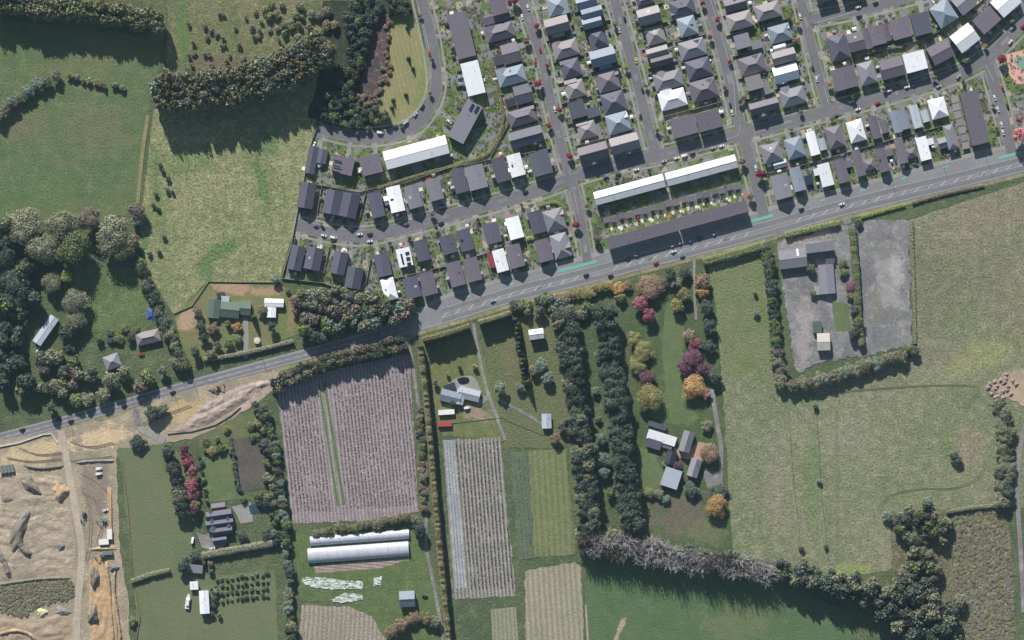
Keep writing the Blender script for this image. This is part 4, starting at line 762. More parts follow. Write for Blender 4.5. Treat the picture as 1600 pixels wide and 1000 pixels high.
def trunk_mesh():
    n = 7; v = []; f = []
    for z, r in ((0, .075), (.12, .05), (.4, .035), (.62, .018)): v += [(r * math.cos(t * 2 * math.pi / n), r * math.sin(t * 2 * math.pi / n), z) for t in range(n)]
    for k in range(3): f += [(k * n + t, k * n + (t + 1) % n, (k + 1) * n + (t + 1) % n, (k + 1) * n + t) for t in range(n)]
    for q in range(5):
        a = q * 1.256; c, s = math.cos(a), math.sin(a); k = len(v)
        v += [(0, 0, .3), (.02 * s, -.02 * c, .32), (c * .4, s * .4, .56), (c * .4 - .01 * s, s * .4 + .01 * c, .58)]; f.append((k, k + 1, k + 3, k + 2))
    return me('trunk', v, f, [BARK])
TRUNK = trunk_mesh()
NT = [0]
def tree(px, py, r, h, kind, label, form=None, group=None, name=None, cat=None):
    NT[0] += 1
    form = form or ('bare' if kind == 'ba' else 'big' if r >= 15 else 'round' if r >= 6 else 'shrub')
    x, y = P(px, py, h * .6); R_ = r * M
    small = h < 3.2
    root = ob(name or ('shrub' if small else 'tree'), None, None, (x, y, 0), random.uniform(0, 6.28), label=label, category=cat or ('shrub' if small else 'tree'))
    if group: root['group'] = group
    t = ob('trunk', TRUNK, root); t.scale = (R_ * .9, R_ * .9, h)
    c = ob('crown', random.choice(CR[form]), root, (0, 0, .12 * h if form in ('round', 'big') and h > 5 else 0.05 * h)); c.scale = (R_, R_ * random.uniform(.88, 1.1), h * (.88 if form in ('round', 'big') else .95))
    c.material_slots[0].link = 'OBJECT'; c.material_slots[0].material = LEAF[kind]
    return root
def belt(desc, start, pts, step, r, h, kinds, rows=1, wid=0, form=None, jit=3, nm=None, cat=None):
    """a line of trees counted from one end"""
    line = resample(pts, step); ns = normals(line); k = 0; g = desc
    for i, (p, n) in enumerate(zip(line, ns)):
        for q in range(rows):
            off = (q - (rows - 1) / 2) * wid; k += 1; kd = random.choice(kinds)
            tree(p[0] + n[0] * off + random.uniform(-jit, jit) + (step / 2 if q % 2 else 0) * (pts[-1][0] - pts[0][0]) / (abs(pts[-1][0] - pts[0][0]) + abs(pts[-1][1] - pts[0][1]) + 1e-6), p[1] + n[1] * off + random.uniform(-jit, jit), r * random.uniform(.8, 1.2), h * random.uniform(.85, 1.12), kd,
                 f'{LEAFWORD[kd]} {cat or "tree"}, {ordn(k)} from {start} in {desc}', form, g, nm, cat)
def wood(name, label, spots, cat='trees'):
    """a wood that reads as one mass: crowns joined into one object"""
    V = []; Fc = []; MI = []; kinds = sorted({q[4] for q in spots}); k0 = 0; lib = {}
    for (px, py, r, h, kd) in spots:
        fm = 'wood' if r >= 6 else 'shrub' if h > 1.6 else 'tuft'; m = random.choice(CR[fm])
        if m.name not in lib:
            v = np.empty(len(m.vertices) * 3); m.vertices.foreach_get('co', v); lib[m.name] = (v.reshape(-1, 3), [tuple(p.vertices) for p in m.polygons])
        v, f = lib[m.name]; a = random.uniform(0, 6.28); c, s_ = math.cos(a), math.sin(a); x, y = P(px, py, h * .6); R_ = r * M
        V.append(np.stack([(v[:, 0] * c - v[:, 1] * s_) * R_ + x, (v[:, 0] * s_ + v[:, 1] * c) * R_ + y, v[:, 2] * h], 1))
        n4 = sum(1 for q in f if len(q) == 4); Fc += [tuple(i + k0 for i in q) for q in f]; MI += [kinds.index(kd)] * len(f); k0 += len(v)
        n = 5; t = [(x + .02 * h * math.cos(j * 1.257), y + .02 * h * math.sin(j * 1.257), z) for z in (0, .5 * h) for j in range(n)]; V.append(np.array(t)); Fc += [(k0 + j, k0 + (j + 1) % n, k0 + n + (j + 1) % n, k0 + n + j) for j in range(n)]; MI += [len(kinds)] * n; k0 += 2 * n
    m = bpy.data.meshes.new(name); m.from_pydata(np.vstack(V).tolist(), [], Fc)
    for kd in kinds: m.materials.append(LEAF[kd])
    m.materials.append(BARK); m.polygons.foreach_set('material_index', MI); m.update()
    ob(name, m, label=label, category=cat, kind='stuff')
def beltspots(pts, step, r, h, kinds, rows=1, wid=0, jit=3):
    line = resample(pts, step); ns = normals(line); out = []
    for p, n in zip(line, ns):
        for q in range(rows):
            off = (q - (rows - 1) / 2) * wid; out.append((p[0] + n[0] * off + random.uniform(-jit, jit), p[1] + n[1] * off + random.uniform(-jit, jit), r * random.uniform(.8, 1.25), h * random.uniform(.92, 1.08), random.choice(kinds)))
    return out
def fillspots(poly, step, r, h, kinds):
    xs_ = [p[0] for p in poly]; ys_ = [p[1] for p in poly]; y = min(ys_); row = 0; out = []
    while y < max(ys_):
        x = min(xs_) + (step / 2 if row % 2 else 0)
        while x < max(xs_):
            a, b_ = x + random.uniform(-.6, .6) * step, y + random.uniform(-.6, .6) * step
            if inpoly(a, b_, poly): out.append((a, b_, r * random.uniform(.75, 1.25), h * random.uniform(.75, 1.2), random.choice(kinds)))
            x += step
        y += step * .87; row += 1
    return out
def fill(desc, poly, step, r, h, kinds, form=None, label=None):
    return wood('woodland' if h > 3 else 'undergrowth', label or 'dense trees of ' + desc, fillspots(poly, step, r, h, kinds))
def fill_single(desc, poly, step, r, h, kinds, form=None, label=None):
    xs_ = [p[0] for p in poly]; ys_ = [p[1] for p in poly]; y = min(ys_); row = 0; k = 0
    while y < max(ys_):
        x = min(xs_) + (step / 2 if row % 2 else 0)
        while x < max(xs_):
            a, b_ = x + random.uniform(-.35, .35) * step, y + random.uniform(-.35, .35) * step
            if inpoly(a, b_, poly):
                kd = random.choice(kinds); k += 1
                tree(a, b_, r * random.uniform(.75, 1.25), h * random.uniform(.75, 1.2), kd, label or f'{LEAFWORD[kd]} tree, {ordn(k)} from the top in {desc}', form, f'{LEAFWORD[kd]} trees of {desc}')
            x += step
        y += step * .87; row += 1
wood('woodland', 'long olive tree belt across the top left corner', beltspots([(-12, 4), (120, 14), (252, 34)], 10, 12, 20, ['ol', 'ol', 'gr', 'ho', 'ol'], 2, 16))
belt('the west pasture hedgerow', 'the left edge', [(-5, 182), (25, 158), (55, 136), (92, 116)], 11, 9, 8, ['ol', 'sl', 'ol'], nm='shrub', cat='shrub')
belt('the low pasture hedgerow', 'the west', [(104, 118), (150, 130), (196, 136)], 9, 5.5, 4, ['ye', 'ol', 'br'], nm='shrub', cat='shrub')
wood('woodland', 'tall olive tree belt casting a wide shadow on the meadow', beltspots([(248, 142), (330, 139), (400, 124), (460, 104), (512, 72)], 9, 12.5, 23, ['ol', 'ol', 'ol', 'sl', 'ho'], 4, 13, 5))
fill('the dark bush beside the wetland', [(548, -5), (602, -5), (578, 55), (566, 110), (548, 160), (510, 182), (498, 175), (520, 130), (545, 80), (540, 30)], 10, 8, 7.5, ['dk', 'dk', 'dk', 'gr'])
fill('the dark bush above the curved street', [(502, 178), (560, 158), (604, 178), (602, 192), (570, 204), (520, 194)], 9, 7, 6, ['dk', 'dk', 'gr'])
fill('the dark bush top corner', [(606, -5), (642, -5), (638, 22), (610, 26)], 9, 7, 7, ['dk'])
for i, q in enumerate(fillspots([(290, 30), (400, 12), (470, 60), (450, 85), (380, 120), (290, 122)], 19, 4.2, 3.0, ['dk', 'gr', 'ol', 'br'])): tree(q[0], q[1], q[2], q[3], q[4], f'low {LEAFWORD[q[4]]} shrub, {ordn(i + 1)} from the top in the scrub clearing', 'shrub', 'shrubs of the scrub clearing', 'shrub', 'shrub')
for i, (x, y) in enumerate([(250, 258), (255, 268), (263, 280), (243, 304), (240, 320), (262, 298), (247, 327), (270, 300), (256, 370), (234, 397), (249, 394)]): tree(x, y, 4.5, 3.0, 'dk', f'dark shrub, {ordn(i + 1)} from the north on the west side of the meadow', 'shrub', 'shrubs of the meadow', 'shrub', 'shrub')
fill('the scrub edge', [(395, 0), (505, 0), (530, 50), (505, 80), (450, 60)], 17, 7, 5, ['ol', 'gr', 'ol', 'br'])
fill('the reed fringe of the wetland', [(602, 20), (612, 30), (610, 110), (596, 162), (560, 165), (556, 150), (588, 145), (602, 90)], 7, 4, 2.4, ['ru', 'br', 'ru'], 'shrub', 'tan reed clumps fringing the wetland')
for i, (x, y) in enumerate([(636, 43), (638, 91), (645, 107), (614, 156), (612, 168), (634, 148)]): tree(x, y, 3.6, 4.5, 'dk', f'small dark young tree, {ordn(i + 1)} from the top on the mown reserve', 'cone', 'young trees on the mown reserve')
# west grove of large trees
GW = 'large trees of the left edge grove'
for (x, y, r, h, kd, lb) in [(38, 355, 26, 15, 'ol', 'large olive tree at the upper left of the grove below the pasture'), (96, 352, 22, 15, 'ol', 'large olive tree in the middle of the grove top edge'), (112, 384, 24, 16, 'gr', 'large green tree at the centre of the grove'), (66, 388, 23, 15, 'ol', 'large olive tree left of the grove centre'),
    (140, 343, 17, 13, 'br', 'brownish round tree at the grove top beside the pasture'), (178, 366, 27, 15, 'ol', 'wide olive tree at the right of the grove'), (193, 392, 16, 12, 'gr', 'green tree at the right foot of the grove'), (14, 366, 15, 10, 'gr', 'green tree at the left edge of the grove'), (80, 440, 15, 9, 'ol', 'olive tree below the grove beside the paddock corner'), (104, 432, 10, 7, 'li', 'lime green tree below the grove'),
    (8, 400, 18, 14, 'dk', 'dark tree at the left picture edge beside the grove'), (22, 440, 18, 13, 'dk', 'dark conifer left below the grove'), (8, 470, 16, 12, 'dk', 'dark tree at the left edge above the silver shed'), (30, 470, 14, 9, 'gr', 'green tree above the silver shed'), (118, 470, 18, 10, 'ol', 'olive tree at the left side of the paddock'), (120, 495, 14, 8, 'ol', 'smaller olive tree left below the paddock'),
    (205, 378, 12, 9, 'ru', 'brownish tree between grove and meadow'), (215, 330, 13, 8, 'br', 'brown tree at the meadow corner'), (215, 345, 9, 6, 'sl', 'silvery shrub beside the meadow corner')]:
    tree(x, y, r * 1.15, h * 1.35, kd, lb, None, GW)
belt('the dark paddock hedgerow', 'the north', [(212, 400), (228, 440), (246, 485), (268, 530), (288, 572)], 11, 10, 9, ['dk', 'ol', 'dk', 'gr'])
fill('the dark left edge grove', [(-10, 345), (20, 350), (50, 420), (70, 410), (55, 450), (60, 480), (-10, 500)], 17, 14, 15, ['dk', 'dk', 'gr'])
fill('the left edge wood', [(-10, 500), (40, 500), (45, 545), (60, 600), (30, 620), (-10, 590)], 20, 13, 13, ['dk', 'dk', 'ol'])
fill('the roadside wood', [(50, 560), (120, 548), (160, 580), (250, 570), (290, 560), (300, 585), (200, 612), (120, 632), (70, 640)], 19, 11, 9, ['dk', 'ol', 'gr', 'ol', 'br'])
fill('the wood above the silver shed', [(95, 500), (120, 510), (125, 545), (90, 555)], 18, 12, 11, ['dk', 'ol'])
fill_single('the garden by the taupe house', [(180, 505), (215, 500), (215, 520), (190, 545), (160, 550), (150, 530)], 18, 8, 5, ['gr', 'dk', 'ol'])
# farmhouse garden
GF = 'farmhouse garden trees'
for (x, y, r, h, kd, lb, fm) in [(313, 510, 9, 7, 'dk', 'round dark tree left of the farmhouse drive', None), (332, 513, 9, 6, 'ru', 'rusty round tree left of the farmhouse courtyard', None), (318, 528, 9, 7, 'dk', 'dark tree below the round farmhouse tree', None), (356, 506, 6, 5, 'gr', 'green tree beside the farmhouse courtyard', None), (370, 512, 8, 5, 'og', 'golden palm-like tree beside the farmhouse drive', None),
    (396, 496, 5, 9, 'dk', 'narrow dark cypress below the farmhouse east wing', 'colm'), (410, 485, 9, 6, 'ol', 'olive tree in front of the white shed', None), (425, 510, 9, 8, 'dk', 'dark tree on the lawn below the white shed', None), (450, 454, 5, 4, 'br', 'small bare round tree above the white shed', None), (430, 436, 8, 6, 'sl', 'silvery tree on the meadow fence', None), (308, 487, 8, 6, 'br', 'bare tree left of the green-roofed farmhouse', None),
    (345, 463, 8, 5, 'dk', 'dark shrub above the green-roofed farmhouse', None), (340, 540, 8, 6, 'dk', 'dark tree below the farmhouse courtyard', None), (358, 538, 8, 6, 'gr', 'green tree below the farmhouse courtyard', None), (370, 530, 8, 5, 'gr', 'green shrub right of the farmhouse courtyard', None), (305, 550, 9, 8, 'dk', 'dark tree by the road left of the farmhouse', None), (330, 553, 8, 8, 'ol', 'olive tree by the road below the farmhouse', None), (460, 468, 9, 7, 'ru', 'rust tree at the farmyard edge, upper', None), (462, 482, 9, 7, 'ru', 'rust tree at the farmyard edge, lower', None)]:
    tree(x, y, r, h, kd, lb, fm, GF)
fill('the mixed grove by the main road', [(463, 455), (520, 448), (600, 466), (645, 478), (640, 496), (560, 515), (500, 530), (470, 520), (468, 490)], 12, 11, 12, ['dk', 'ol', 'sl', 'gr', 'br', 'dk'])
tree(545, 480, 7, 9, 'rd', 'crimson tree inside the mixed grove'); tree(592, 476, 8, 7, 'og', 'orange tree at the grove edge by the white hip-roofed house'); tree(605, 470, 5, 4, 'rd', 'small crimson tree beside the white hip-roofed house')
# crops and market garden
wood('woodland', 'ragged tree hedgerow between main road and big crop field', beltspots([(432, 600), (470, 582), (520, 562), (580, 550), (636, 534)], 8, 8, 10, ['ol', 'gr', 'dk', 'ol', 'br'], 2, 10))
belt('the tree line beside the big crop', 'the road', [(402, 632), (420, 660), (430, 720), (442, 780), (448, 860), (452, 930), (456, 1010)], 11, 8.5, 8, ['ol', 'gr', 'dk', 'sl'], 1)
fill('the villa plantation', [(400, 630), (418, 640), (425, 690), (436, 770), (425, 780), (412, 720), (396, 660)], 13, 9, 7, ['dk', 'gr', 'ol'])
tree(406, 660, 9, 6, 'ye', 'yellow tree near the vegetable garden'); tree(412, 672, 7, 6, 'ye', 'smaller yellow tree near the vegetable garden')
belt('the farm track scrub line', 'the north', [(654, 640), (660, 700), (660, 760), (664, 800)], 12, 7, 4.5, ['br', 'ru', 'ol', 'gr'], nm='shrub', cat='shrub')
belt('the shrubs above the polytunnels', 'the west', [(496, 832), (530, 825), (570, 820), (620, 810), (652, 812)], 10, 8, 5.5, ['ol', 'ol', 'ho', 'gr'], 1, nm='shrub', cat='shrub')
tree(655, 828, 12, 10, 'dk', 'dark round tree at the polytunnel end')
belt('the shrubs below the small house', 'the west', [(612, 985), (640, 968), (668, 962), (685, 975)], 11, 9, 6, ['ol', 'ru', 'gr'], nm='shrub', cat='shrub')
for (x, y, r, kd, lb) in [(625, 978, 12, 'ru', 'large rust tree below the small house'), (700, 585, 4, 'gr', 'small tree left above the cottage pond'), (718, 573, 5, 'gr', 'small palm above the cottage pond'), (742, 572, 5, 'ye', 'yellowish shrub above the cottage pond'), (782, 605, 11, 'sl', 'silvery tree beside the cottage track'), (709, 630, 6, 'dk', 'dark shrub in front of the bent cottage'), (680, 597, 6, 'br', 'bare shrub against the tall hedge')]:
    tree(x, y, r, r * .9, kd, lb)
# shelterbelts
belt('the dark conifer strip in the paddock', 'the road', [(806, 500), (812, 540), (822, 600)], 7, 6.5, 13, ['dk', 'gr'], 1, 0, 'cone', 1.5, nm='conifer', cat='conifer')
belt('the western tall shelterbelt', 'the road', [(880, 492), (892, 560), (902, 640), (912, 720), (918, 790), (922, 840)], 15, 13, 17, ['dk', 'dk', 'ol', 'dk'], 2, 15, nm='conifer', cat='conifer')
belt('the eastern tall shelterbelt', 'the road', [(945, 492), (952, 560), (962, 640), (974, 720), (984, 790), (990, 832)], 15, 13, 17, ['dk', 'dk', 'dk'], 2, 15, nm='conifer', cat='conifer')
for i, (x, y, r, kd) in enumerate([(938, 552, 10, 'sl'), (930, 610, 7, 'sl'), (938, 685, 10, 'sl'), (940, 718, 13, 'sl'), (943, 738, 11, 'sl'), (955, 770, 9, 'gr'), (935, 655, 6, 'ol'), (812, 605, 8, 'sl'), (845, 570, 11, 'sl'), (855, 590, 10, 'sl'), (835, 578, 9, 'ol'), (880, 665, 10, 'br'), (876, 520, 12, 'br'), (872, 500, 12, 'br'), (868, 685, 9, 'ru')]):
    tree(x, y, r, r * .75, kd, f'{LEAFWORD[kd]} tree, {ordn(i + 1)} of the loose shelterbelt trees', None, 'loose trees around the shelterbelts')
fill('the roadside shrubbery', [(800, 478), (868, 462), (900, 470), (935, 478), (930, 492), (870, 490), (812, 496)], 12, 9, 7, ['dk', 'ol', 'sl', 'gr'])
belt('the golden roadside shrubs', 'the west', [(868, 466), (910, 458), (950, 450), (985, 444)], 9, 8, 5, ['og', 'ru', 'ye'], 1, nm='shrub', cat='shrub')
GE = 'country house garden trees'
for (x, y, r, h, kd, lb) in [(1016, 449, 20, 9, 'ru', 'large rust tree beside the main road'), (1000, 475, 13, 9, 'pk', 'pinkish red tree, upper of the pair below the rust tree'), (1014, 493, 13, 9, 'pk', 'pinkish red tree, lower of the pair below the rust tree'), (970, 465, 9, 6, 'ye', 'yellow tree left of the pinkish red pair'), (965, 450, 11, 6, 'og', 'orange tree on the road verge'),
    (1098, 440, 14, 9, 'ru', 'rust tree at the top of the country house drive'), (1098, 458, 11, 8, 'og', 'orange tree below the drive-top rust tree'), (1103, 480, 12, 9, 'dk', 'dark tree beside the upper drive'), (1068, 460, 12, 8, 'ye', 'yellow tree left of the drive, upper'), (1058, 478, 12, 8, 'ye', 'yellow tree left of the drive, lower'), (1048, 430, 12, 8, 'dk', 'dark tree on the main road bend'), (1070, 425, 10, 7, 'dk', 'dark tree beside the drive entrance'), (1035, 440, 9, 6, 'br', 'bare grey tree near the drive entrance'), (1055, 440, 9, 6, 'ba', 'pale leafless tree near the drive entrance'),
    (992, 530, 13, 6, 'ye', 'yellow shrub bank left of the garden lawn, top'), (1005, 548, 18, 7, 'ye', 'wide yellow tree left of the garden lawn'), (995, 570, 13, 6, 'ye', 'yellow tree left of the garden lawn, low'), (1010, 590, 13, 6, 'mr', 'maroon tree left of the garden lawn'), (1015, 622, 22, 10, 'ye', 'broad yellow green tree above the country house'), (1086, 537, 12, 8, 'pk', 'pink tree right of the garden lawn'), (1078, 525, 11, 8, 'ru', 'rust tree right of the garden lawn'),
    (1080, 560, 16, 9, 'mr', 'large maroon tree right of the garden lawn'), (1070, 575, 13, 8, 'mr', 'maroon tree, left of the maroon cluster'), (1097, 578, 12, 8, 'mr', 'maroon tree, right of the maroon cluster'), (1083, 605, 19, 9, 'og', 'large golden tree right of the garden lawn'), (1102, 616, 9, 6, 'rp', 'mauve tree beside the golden garden tree'), (1108, 510, 14, 9, 'dk', 'dark tree on the field edge, upper'), (1108, 540, 12, 8, 'dk', 'dark tree on the field edge, middle'), (1117, 590, 12, 8, 'dk', 'dark tree on the field edge, lower'),
    (1108, 708, 16, 8, 'ru', 'tan round tree beside the brick courtyard'), (1120, 789, 17, 9, 'og', 'bright golden orange tree below the country house'), (1124, 768, 14, 6, 'dk', 'dark tree above the golden orange tree'), (1058, 728, 9, 5, 'mr', 'maroon tree among the country house sheds'), (1104, 665, 10, 5, 'ol', 'olive tree beside the country house drive'), (1080, 764, 13, 6, 'dk', 'dark shrubbery below the grey barn'), (1030, 772, 9, 5, 'ol', 'olive shrub left of the ribbed shed'), (1040, 780, 8, 4, 'sl', 'silvery shrub below the ribbed shed'), (1015, 770, 9, 5, 'gr', 'green shrub left below the ribbed shed'), (1040, 725, 6, 4, 'ol', 'olive shrub beside the dark outbuilding'), (990, 700, 5, 4, 'ye', 'small yellow shrub beside the shelterbelt')]:
    tree(x, y, r, h, kd, lb, None, GE)
# southern bare trees and the southeast wood
belt('the leafless southern row', 'the west', [(912, 848), (960, 852), (1010, 862), (1080, 876), (1150, 884), (1205, 895)], 13, 13, 15, ['ba', 'ba', 'ba', 'br'], 2, 16, 'bare', nm='leafless_tree', cat='tree')
fill('the thicket behind the leafless row', [(905, 830), (980, 830), (1000, 848), (1190, 874), (1300, 892), (1300, 912), (1180, 895), (1000, 870), (905, 856)], 13, 10, 11, ['ol', 'dk', 'dk'])
fill('the southeast wood', [(1200, 892), (1300, 898), (1390, 905), (1450, 920), (1490, 950), (1500, 1015), (1420, 1012), (1395, 965), (1300, 925), (1220, 910)], 14, 13, 18, ['dk', 'ol', 'dk', 'dk', 'ol'])
fill('the tangled trees above the southeast wood', [(1395, 815), (1440, 780), (1480, 810), (1490, 840), (1450, 850), (1470, 890), (1450, 920), (1400, 910), (1420, 870)], 13, 10, 10, ['ol', 'dk', 'gr', 'dk', 'ol'])
for i, (x, y, r, kd) in enumerate([(1387, 806, 9, 'sl'), (1450, 785, 11, 'sl'), (1280, 752, 5, 'sl'), (1274, 636, 5, 'dk'), (1490, 712, 8, 'dk'), (1497, 720, 8, 'dk'), (1440, 962, 9, 'ru'), (1500, 940, 13, 'ol'), (1252, 858, 5, 'dk'), (1256, 878, 8, 'ol'), (1300, 890, 6, 'sl'), (1291, 855, 4, 'dk'), (1182, 490, 6, 'sl'), (1180, 458, 5, 'ol'), (1430, 550, 9, 'dk'), (1418, 545, 9, 'gr')]):
    tree(x, y, r, r * .7, kd, f'{LEAFWORD[kd]} tree, {ordn(i + 1)} of the eastern pasture lone trees', None, 'lone trees of the eastern pasture')
belt('the hedge trees at the right edge', 'the north', [(1562, 632), (1570, 680), (1572, 730), (1566, 785)], 14, 11, 8, ['ol', 'dk', 'ol'], 2, 10)
belt('the gravel yard west screen', 'the road', [(1198, 388), (1204, 440), (1210, 500), (1214, 545)], 9, 10, 9, ['dk', 'dk', 'gr'], 1, 0, None, 1)
belt('the bushy southwest yard corner', 'the north', [(1216, 552), (1218, 580), (1222, 605), (1250, 600), (1278, 594)], 11, 11, 8, ['ol', 'br', 'ol'])
belt('the gravel yard south screen', 'the west', [(1292, 592), (1330, 578), (1370, 565), (1410, 555)], 10, 10, 8, ['ol', 'sl', 'ol'])
for (x, y, r, h, kd, lb) in [(1332, 448, 11, 6, 'mr', 'maroon tree in the gravel yard, upper'), (1330, 460, 9, 5, 'ru', 'rust tree in the gravel yard, lower'), (1268, 420, 8, 6, 'gr', 'olive round tree between the yard warehouses'), (1317, 412, 7, 5, 'gr', 'green shrub beside the long yard building, upper'), (1318, 425, 8, 5, 'gr', 'green shrub beside the long yard building, lower'), (1270, 458, 6, 5, 'ol', 'olive tree beside the cream annexe'), (1335, 485, 9, 7, 'dk', 'dark tree right of the yard lawn'), (1340, 505, 10, 8, 'gr', 'green tree right below the yard lawn'), (1335, 520, 10, 8, 'dk', 'dark tree below the yard lawn'), (1342, 350, 7, 4, 'dk', 'dark shrub at the yard gate')]:
    tree(x, y, r, h, kd, lb, None, 'gravel yard trees')
# southwest villas
fill('the villa garden', [(384, 770), (436, 770), (440, 850), (415, 850), (410, 812), (390, 778)], 13, 7, 5, ['dk', 'gr', 'ol', 'sl'])
fill('the shrubbery above the villa lawn', [(306, 690), (400, 650), (420, 680), (360, 690), (312, 706)], 17, 6, 4, ['gr', 'ol', 'br', 'ye'])
fill('the planting behind the white sheds', [(285, 870), (332, 872), (345, 960), (328, 972), (326, 885), (290, 895)], 12, 5, 4, ['dk', 'ol', 'br'])
belt('the red villa garden trees', 'the north', [(288, 700), (298, 730), (300, 770), (304, 800)], 11, 9, 8, ['ru', 'pk', 'mr', 'pk'])
belt('the dark villa screen', 'the north', [(262, 705), (272, 740), (282, 780), (286, 810)], 12, 11, 12, ['dk', 'dk', 'ol'])
for (x, y, r, h, kd, lb) in [(215, 690, 14, 6, 'dk', 'dark bush at the site corner beside the lawn'), (240, 645, 14, 8, 'dk', 'dark tree beside the site entrance'), (255, 638, 9, 7, 'ol', 'olive tree beside the site entrance'), (305, 868, 10, 7, 'dk', 'dark tree at the villa hedge end'), (288, 885, 12, 8, 'dk', 'dark tree above the grey shed'), (330, 705, 9, 5, 'ye', 'yellow shrub at the villa lawn top'), (345, 700, 8, 5, 'gr', 'green shrub at the villa lawn top'), (378, 838, 10, 5, 'dk', 'dark clipped bush right of the villa'), (207, 970, 9, 4, 'gr', 'green bush at the bottom of the site fence'), (380, 780, 6, 4, 'gr', 'green shrub above the pool')]:
    tree(x, y, r, h, kd, lb)
for j in range(4):
    belt(f'orchard row {["one", "two", "three", "four"][j]}', 'the west', [(338, 906 + j * 11), (425, 896 + j * 11)], 8, 3.6, 2.4, ['dk', 'ol', 'gr'], 1, 0, 'shrub', 1, 'orchard_tree', 'fruit tree')
for i, q in enumerate(beltspots([(312, 712), (322, 786)], 9, 4, 3.0, ['gr', 'dk']) + beltspots([(362, 706), (376, 782)], 9, 4, 3.0, ['gr', 'dk']) + beltspots([(320, 705), (360, 700)], 8, 4.5, 3.0, ['gr', 'li'])): tree(q[0], q[1], q[2], q[3], q[4], f'{LEAFWORD[q[4]]} shrub, {ordn(i + 1)} around the hedged villa lawn', 'shrub', 'shrubs around the villa lawn', 'shrub', 'shrub')
# street trees
SR = [('western red-tree street', [(803, 0, 7, 'rd'), (838, 40, 5, 'rd'), (823, 64, 5.5, 'ru'), (855, 103, 4, 'rd'), (840, 130, 7, 'rd'), (874, 171, 5, 'rd'), (858, 196, 5, 'rd'), (890, 243, 5.5, 'rd'), (917, 321, 4.5, 'ru'), (900, 351, 6, 'rd'), (933, 374, 6, 'br')]),
      ('eastern red-tree street', [(1098, 5, 4.5, 'rd'), (1121, 30, 5, 'rd'), (1109, 58, 4.5, 'rd'), (1140, 96, 4, 'rd'), (1132, 136, 4, 'ru'), (1163, 152, 4.5, 'ru'), (1157, 158, 4.5, 'br'), (1177, 178, 4, 'og'), (1160, 251, 6, 'ru'), (1188, 271, 8, 'rd'), (1173, 307, 6, 'ru')]),
      ('middle side street', [(961, 37, 4.5, 'ye'), (978, 106, 4.5, 'li'), (1009, 134, 4, 'li'), (1026, 203, 4.5, 'ye')]), ('curved reserve street', [(656, 24, 3.5, 'ol'), (675, 94, 3.5, 'dk'), (672, 145, 4, 'ye'), (627, 195, 3.5, 'ye'), (558, 209, 3, 'ol'), (515, 200, 3, 'dk')]),
      ('short side street', [(1247, 36, 4.5, 'og'), (1243, 63, 5, 'ru'), (1232, 28, 4.5, 'li'), (1296, 132, 4.5, 'og'), (1306, 142, 4, 'ru')]),
      ('long winding cross street', [(520, 378, 3.5, 'dk'), (609, 380, 3.5, 'dk'), (640, 372, 4, 'gr'), (675, 334, 4.5, 'ru'), (681, 355, 4.5, 'gr'), (747, 343, 3, 'dk'), (815, 320, 3, 'dk'), (963, 280, 3, 'dk'), (1014, 266, 3, 'dk'), (1251, 175, 4, 'gr'), (1236, 202, 3.5, 'ol'), (1301, 186, 4, 'ol'), (1332, 152, 4.5, 'gr'), (1382, 140, 3.5, 'gr'), (1460, 121, 4.5, 'ol'), (1510, 95, 6, 'ol'), (1540, 72, 4, 'og'), (1582, 34, 4, 'ol'), (1505, 128, 3.5, 'dk')]),
      ('playground street', [(1566, 92, 7, 'rd'), (1595, 210, 13, 'rp'), (1552, 165, 3.5, 'ol'), (1558, 200, 3.5, 'gr')])]
for nm, lst in SR:
    for i, (x, y, r, kd) in enumerate(lst): tree(x, y, r, r * .95 + 1.2, kd, f'{LEAFWORD[kd]} street tree, {ordn(i + 1)} from the far end along the {nm}', 'round', 'street trees of the ' + nm, 'street_tree', 'street tree')
# hedges
def hedge(label, pts, wid, h, kinds, leaf=.42, dens=7, name='hedge'):
    pts = resample(smooth_line(pts, 1), 4); ns = normals(pts); core_v = []; core_f = []; Q = []; N_ = []
    for i, (p, n) in enumerate(zip(pts, ns)):
        ww = wid / 2 * random.uniform(.86, 1.1); hh = h * random.uniform(.85, 1.08)
        for s, z in ((-.85, 0), (-.9, .75), (-.5, .95), (.5, .95), (.9, .75), (.85, 0)): core_v.append((*P(p[0] + n[0] * ww * s, p[1] + n[1] * ww * s), hh * z))
        if i:
            k = 6 * i
            for j in range(5): core_f.append((k + j - 6, k + j, k + j + 1, k + j - 5))
            for j, (nx, nz) in enumerate(((-1, .2), (-.6, 1), (0, 1), (.6, 1), (1, .2))):
                A, B, C_, D_ = [np.array(core_v[q]) for q in (k + j - 6, k + j, k + j + 1, k + j - 5)]
                area = np.linalg.norm(B - A) * np.linalg.norm(D_ - A); m_ = max(1, int(area * dens)); u = rng.uniform(0, 1, (m_, 1)); t = rng.uniform(0, 1, (m_, 1))
                q = A * (1 - u) * (1 - t) + B * u * (1 - t) + C_ * u * t + D_ * (1 - u) * t; nn_ = np.tile(np.array([n[0] * nx, -n[1] * nx, nz]), (m_, 1))
                Q.append(q + nn_ * rng.uniform(-.1, .45, (m_, 1))); N_.append(nn_)
    v = quads(np.vstack(Q), np.vstack(N_), leaf, .5)
    for e in (0, len(core_v) - 6): core_f.append(tuple(range(e, e + 6)))
    m = mesh_from_quads('hedge', v, LEAF[kinds], (core_v, core_f))
    return ob(name, m, label=label, category='hedge', group='hedges')
hedge('tall golden hedge along the farm track, long southward run', [(657, 540), (664, 600), (672, 680), (680, 780), (690, 880), (702, 1010)], 9, 11, 'ho')
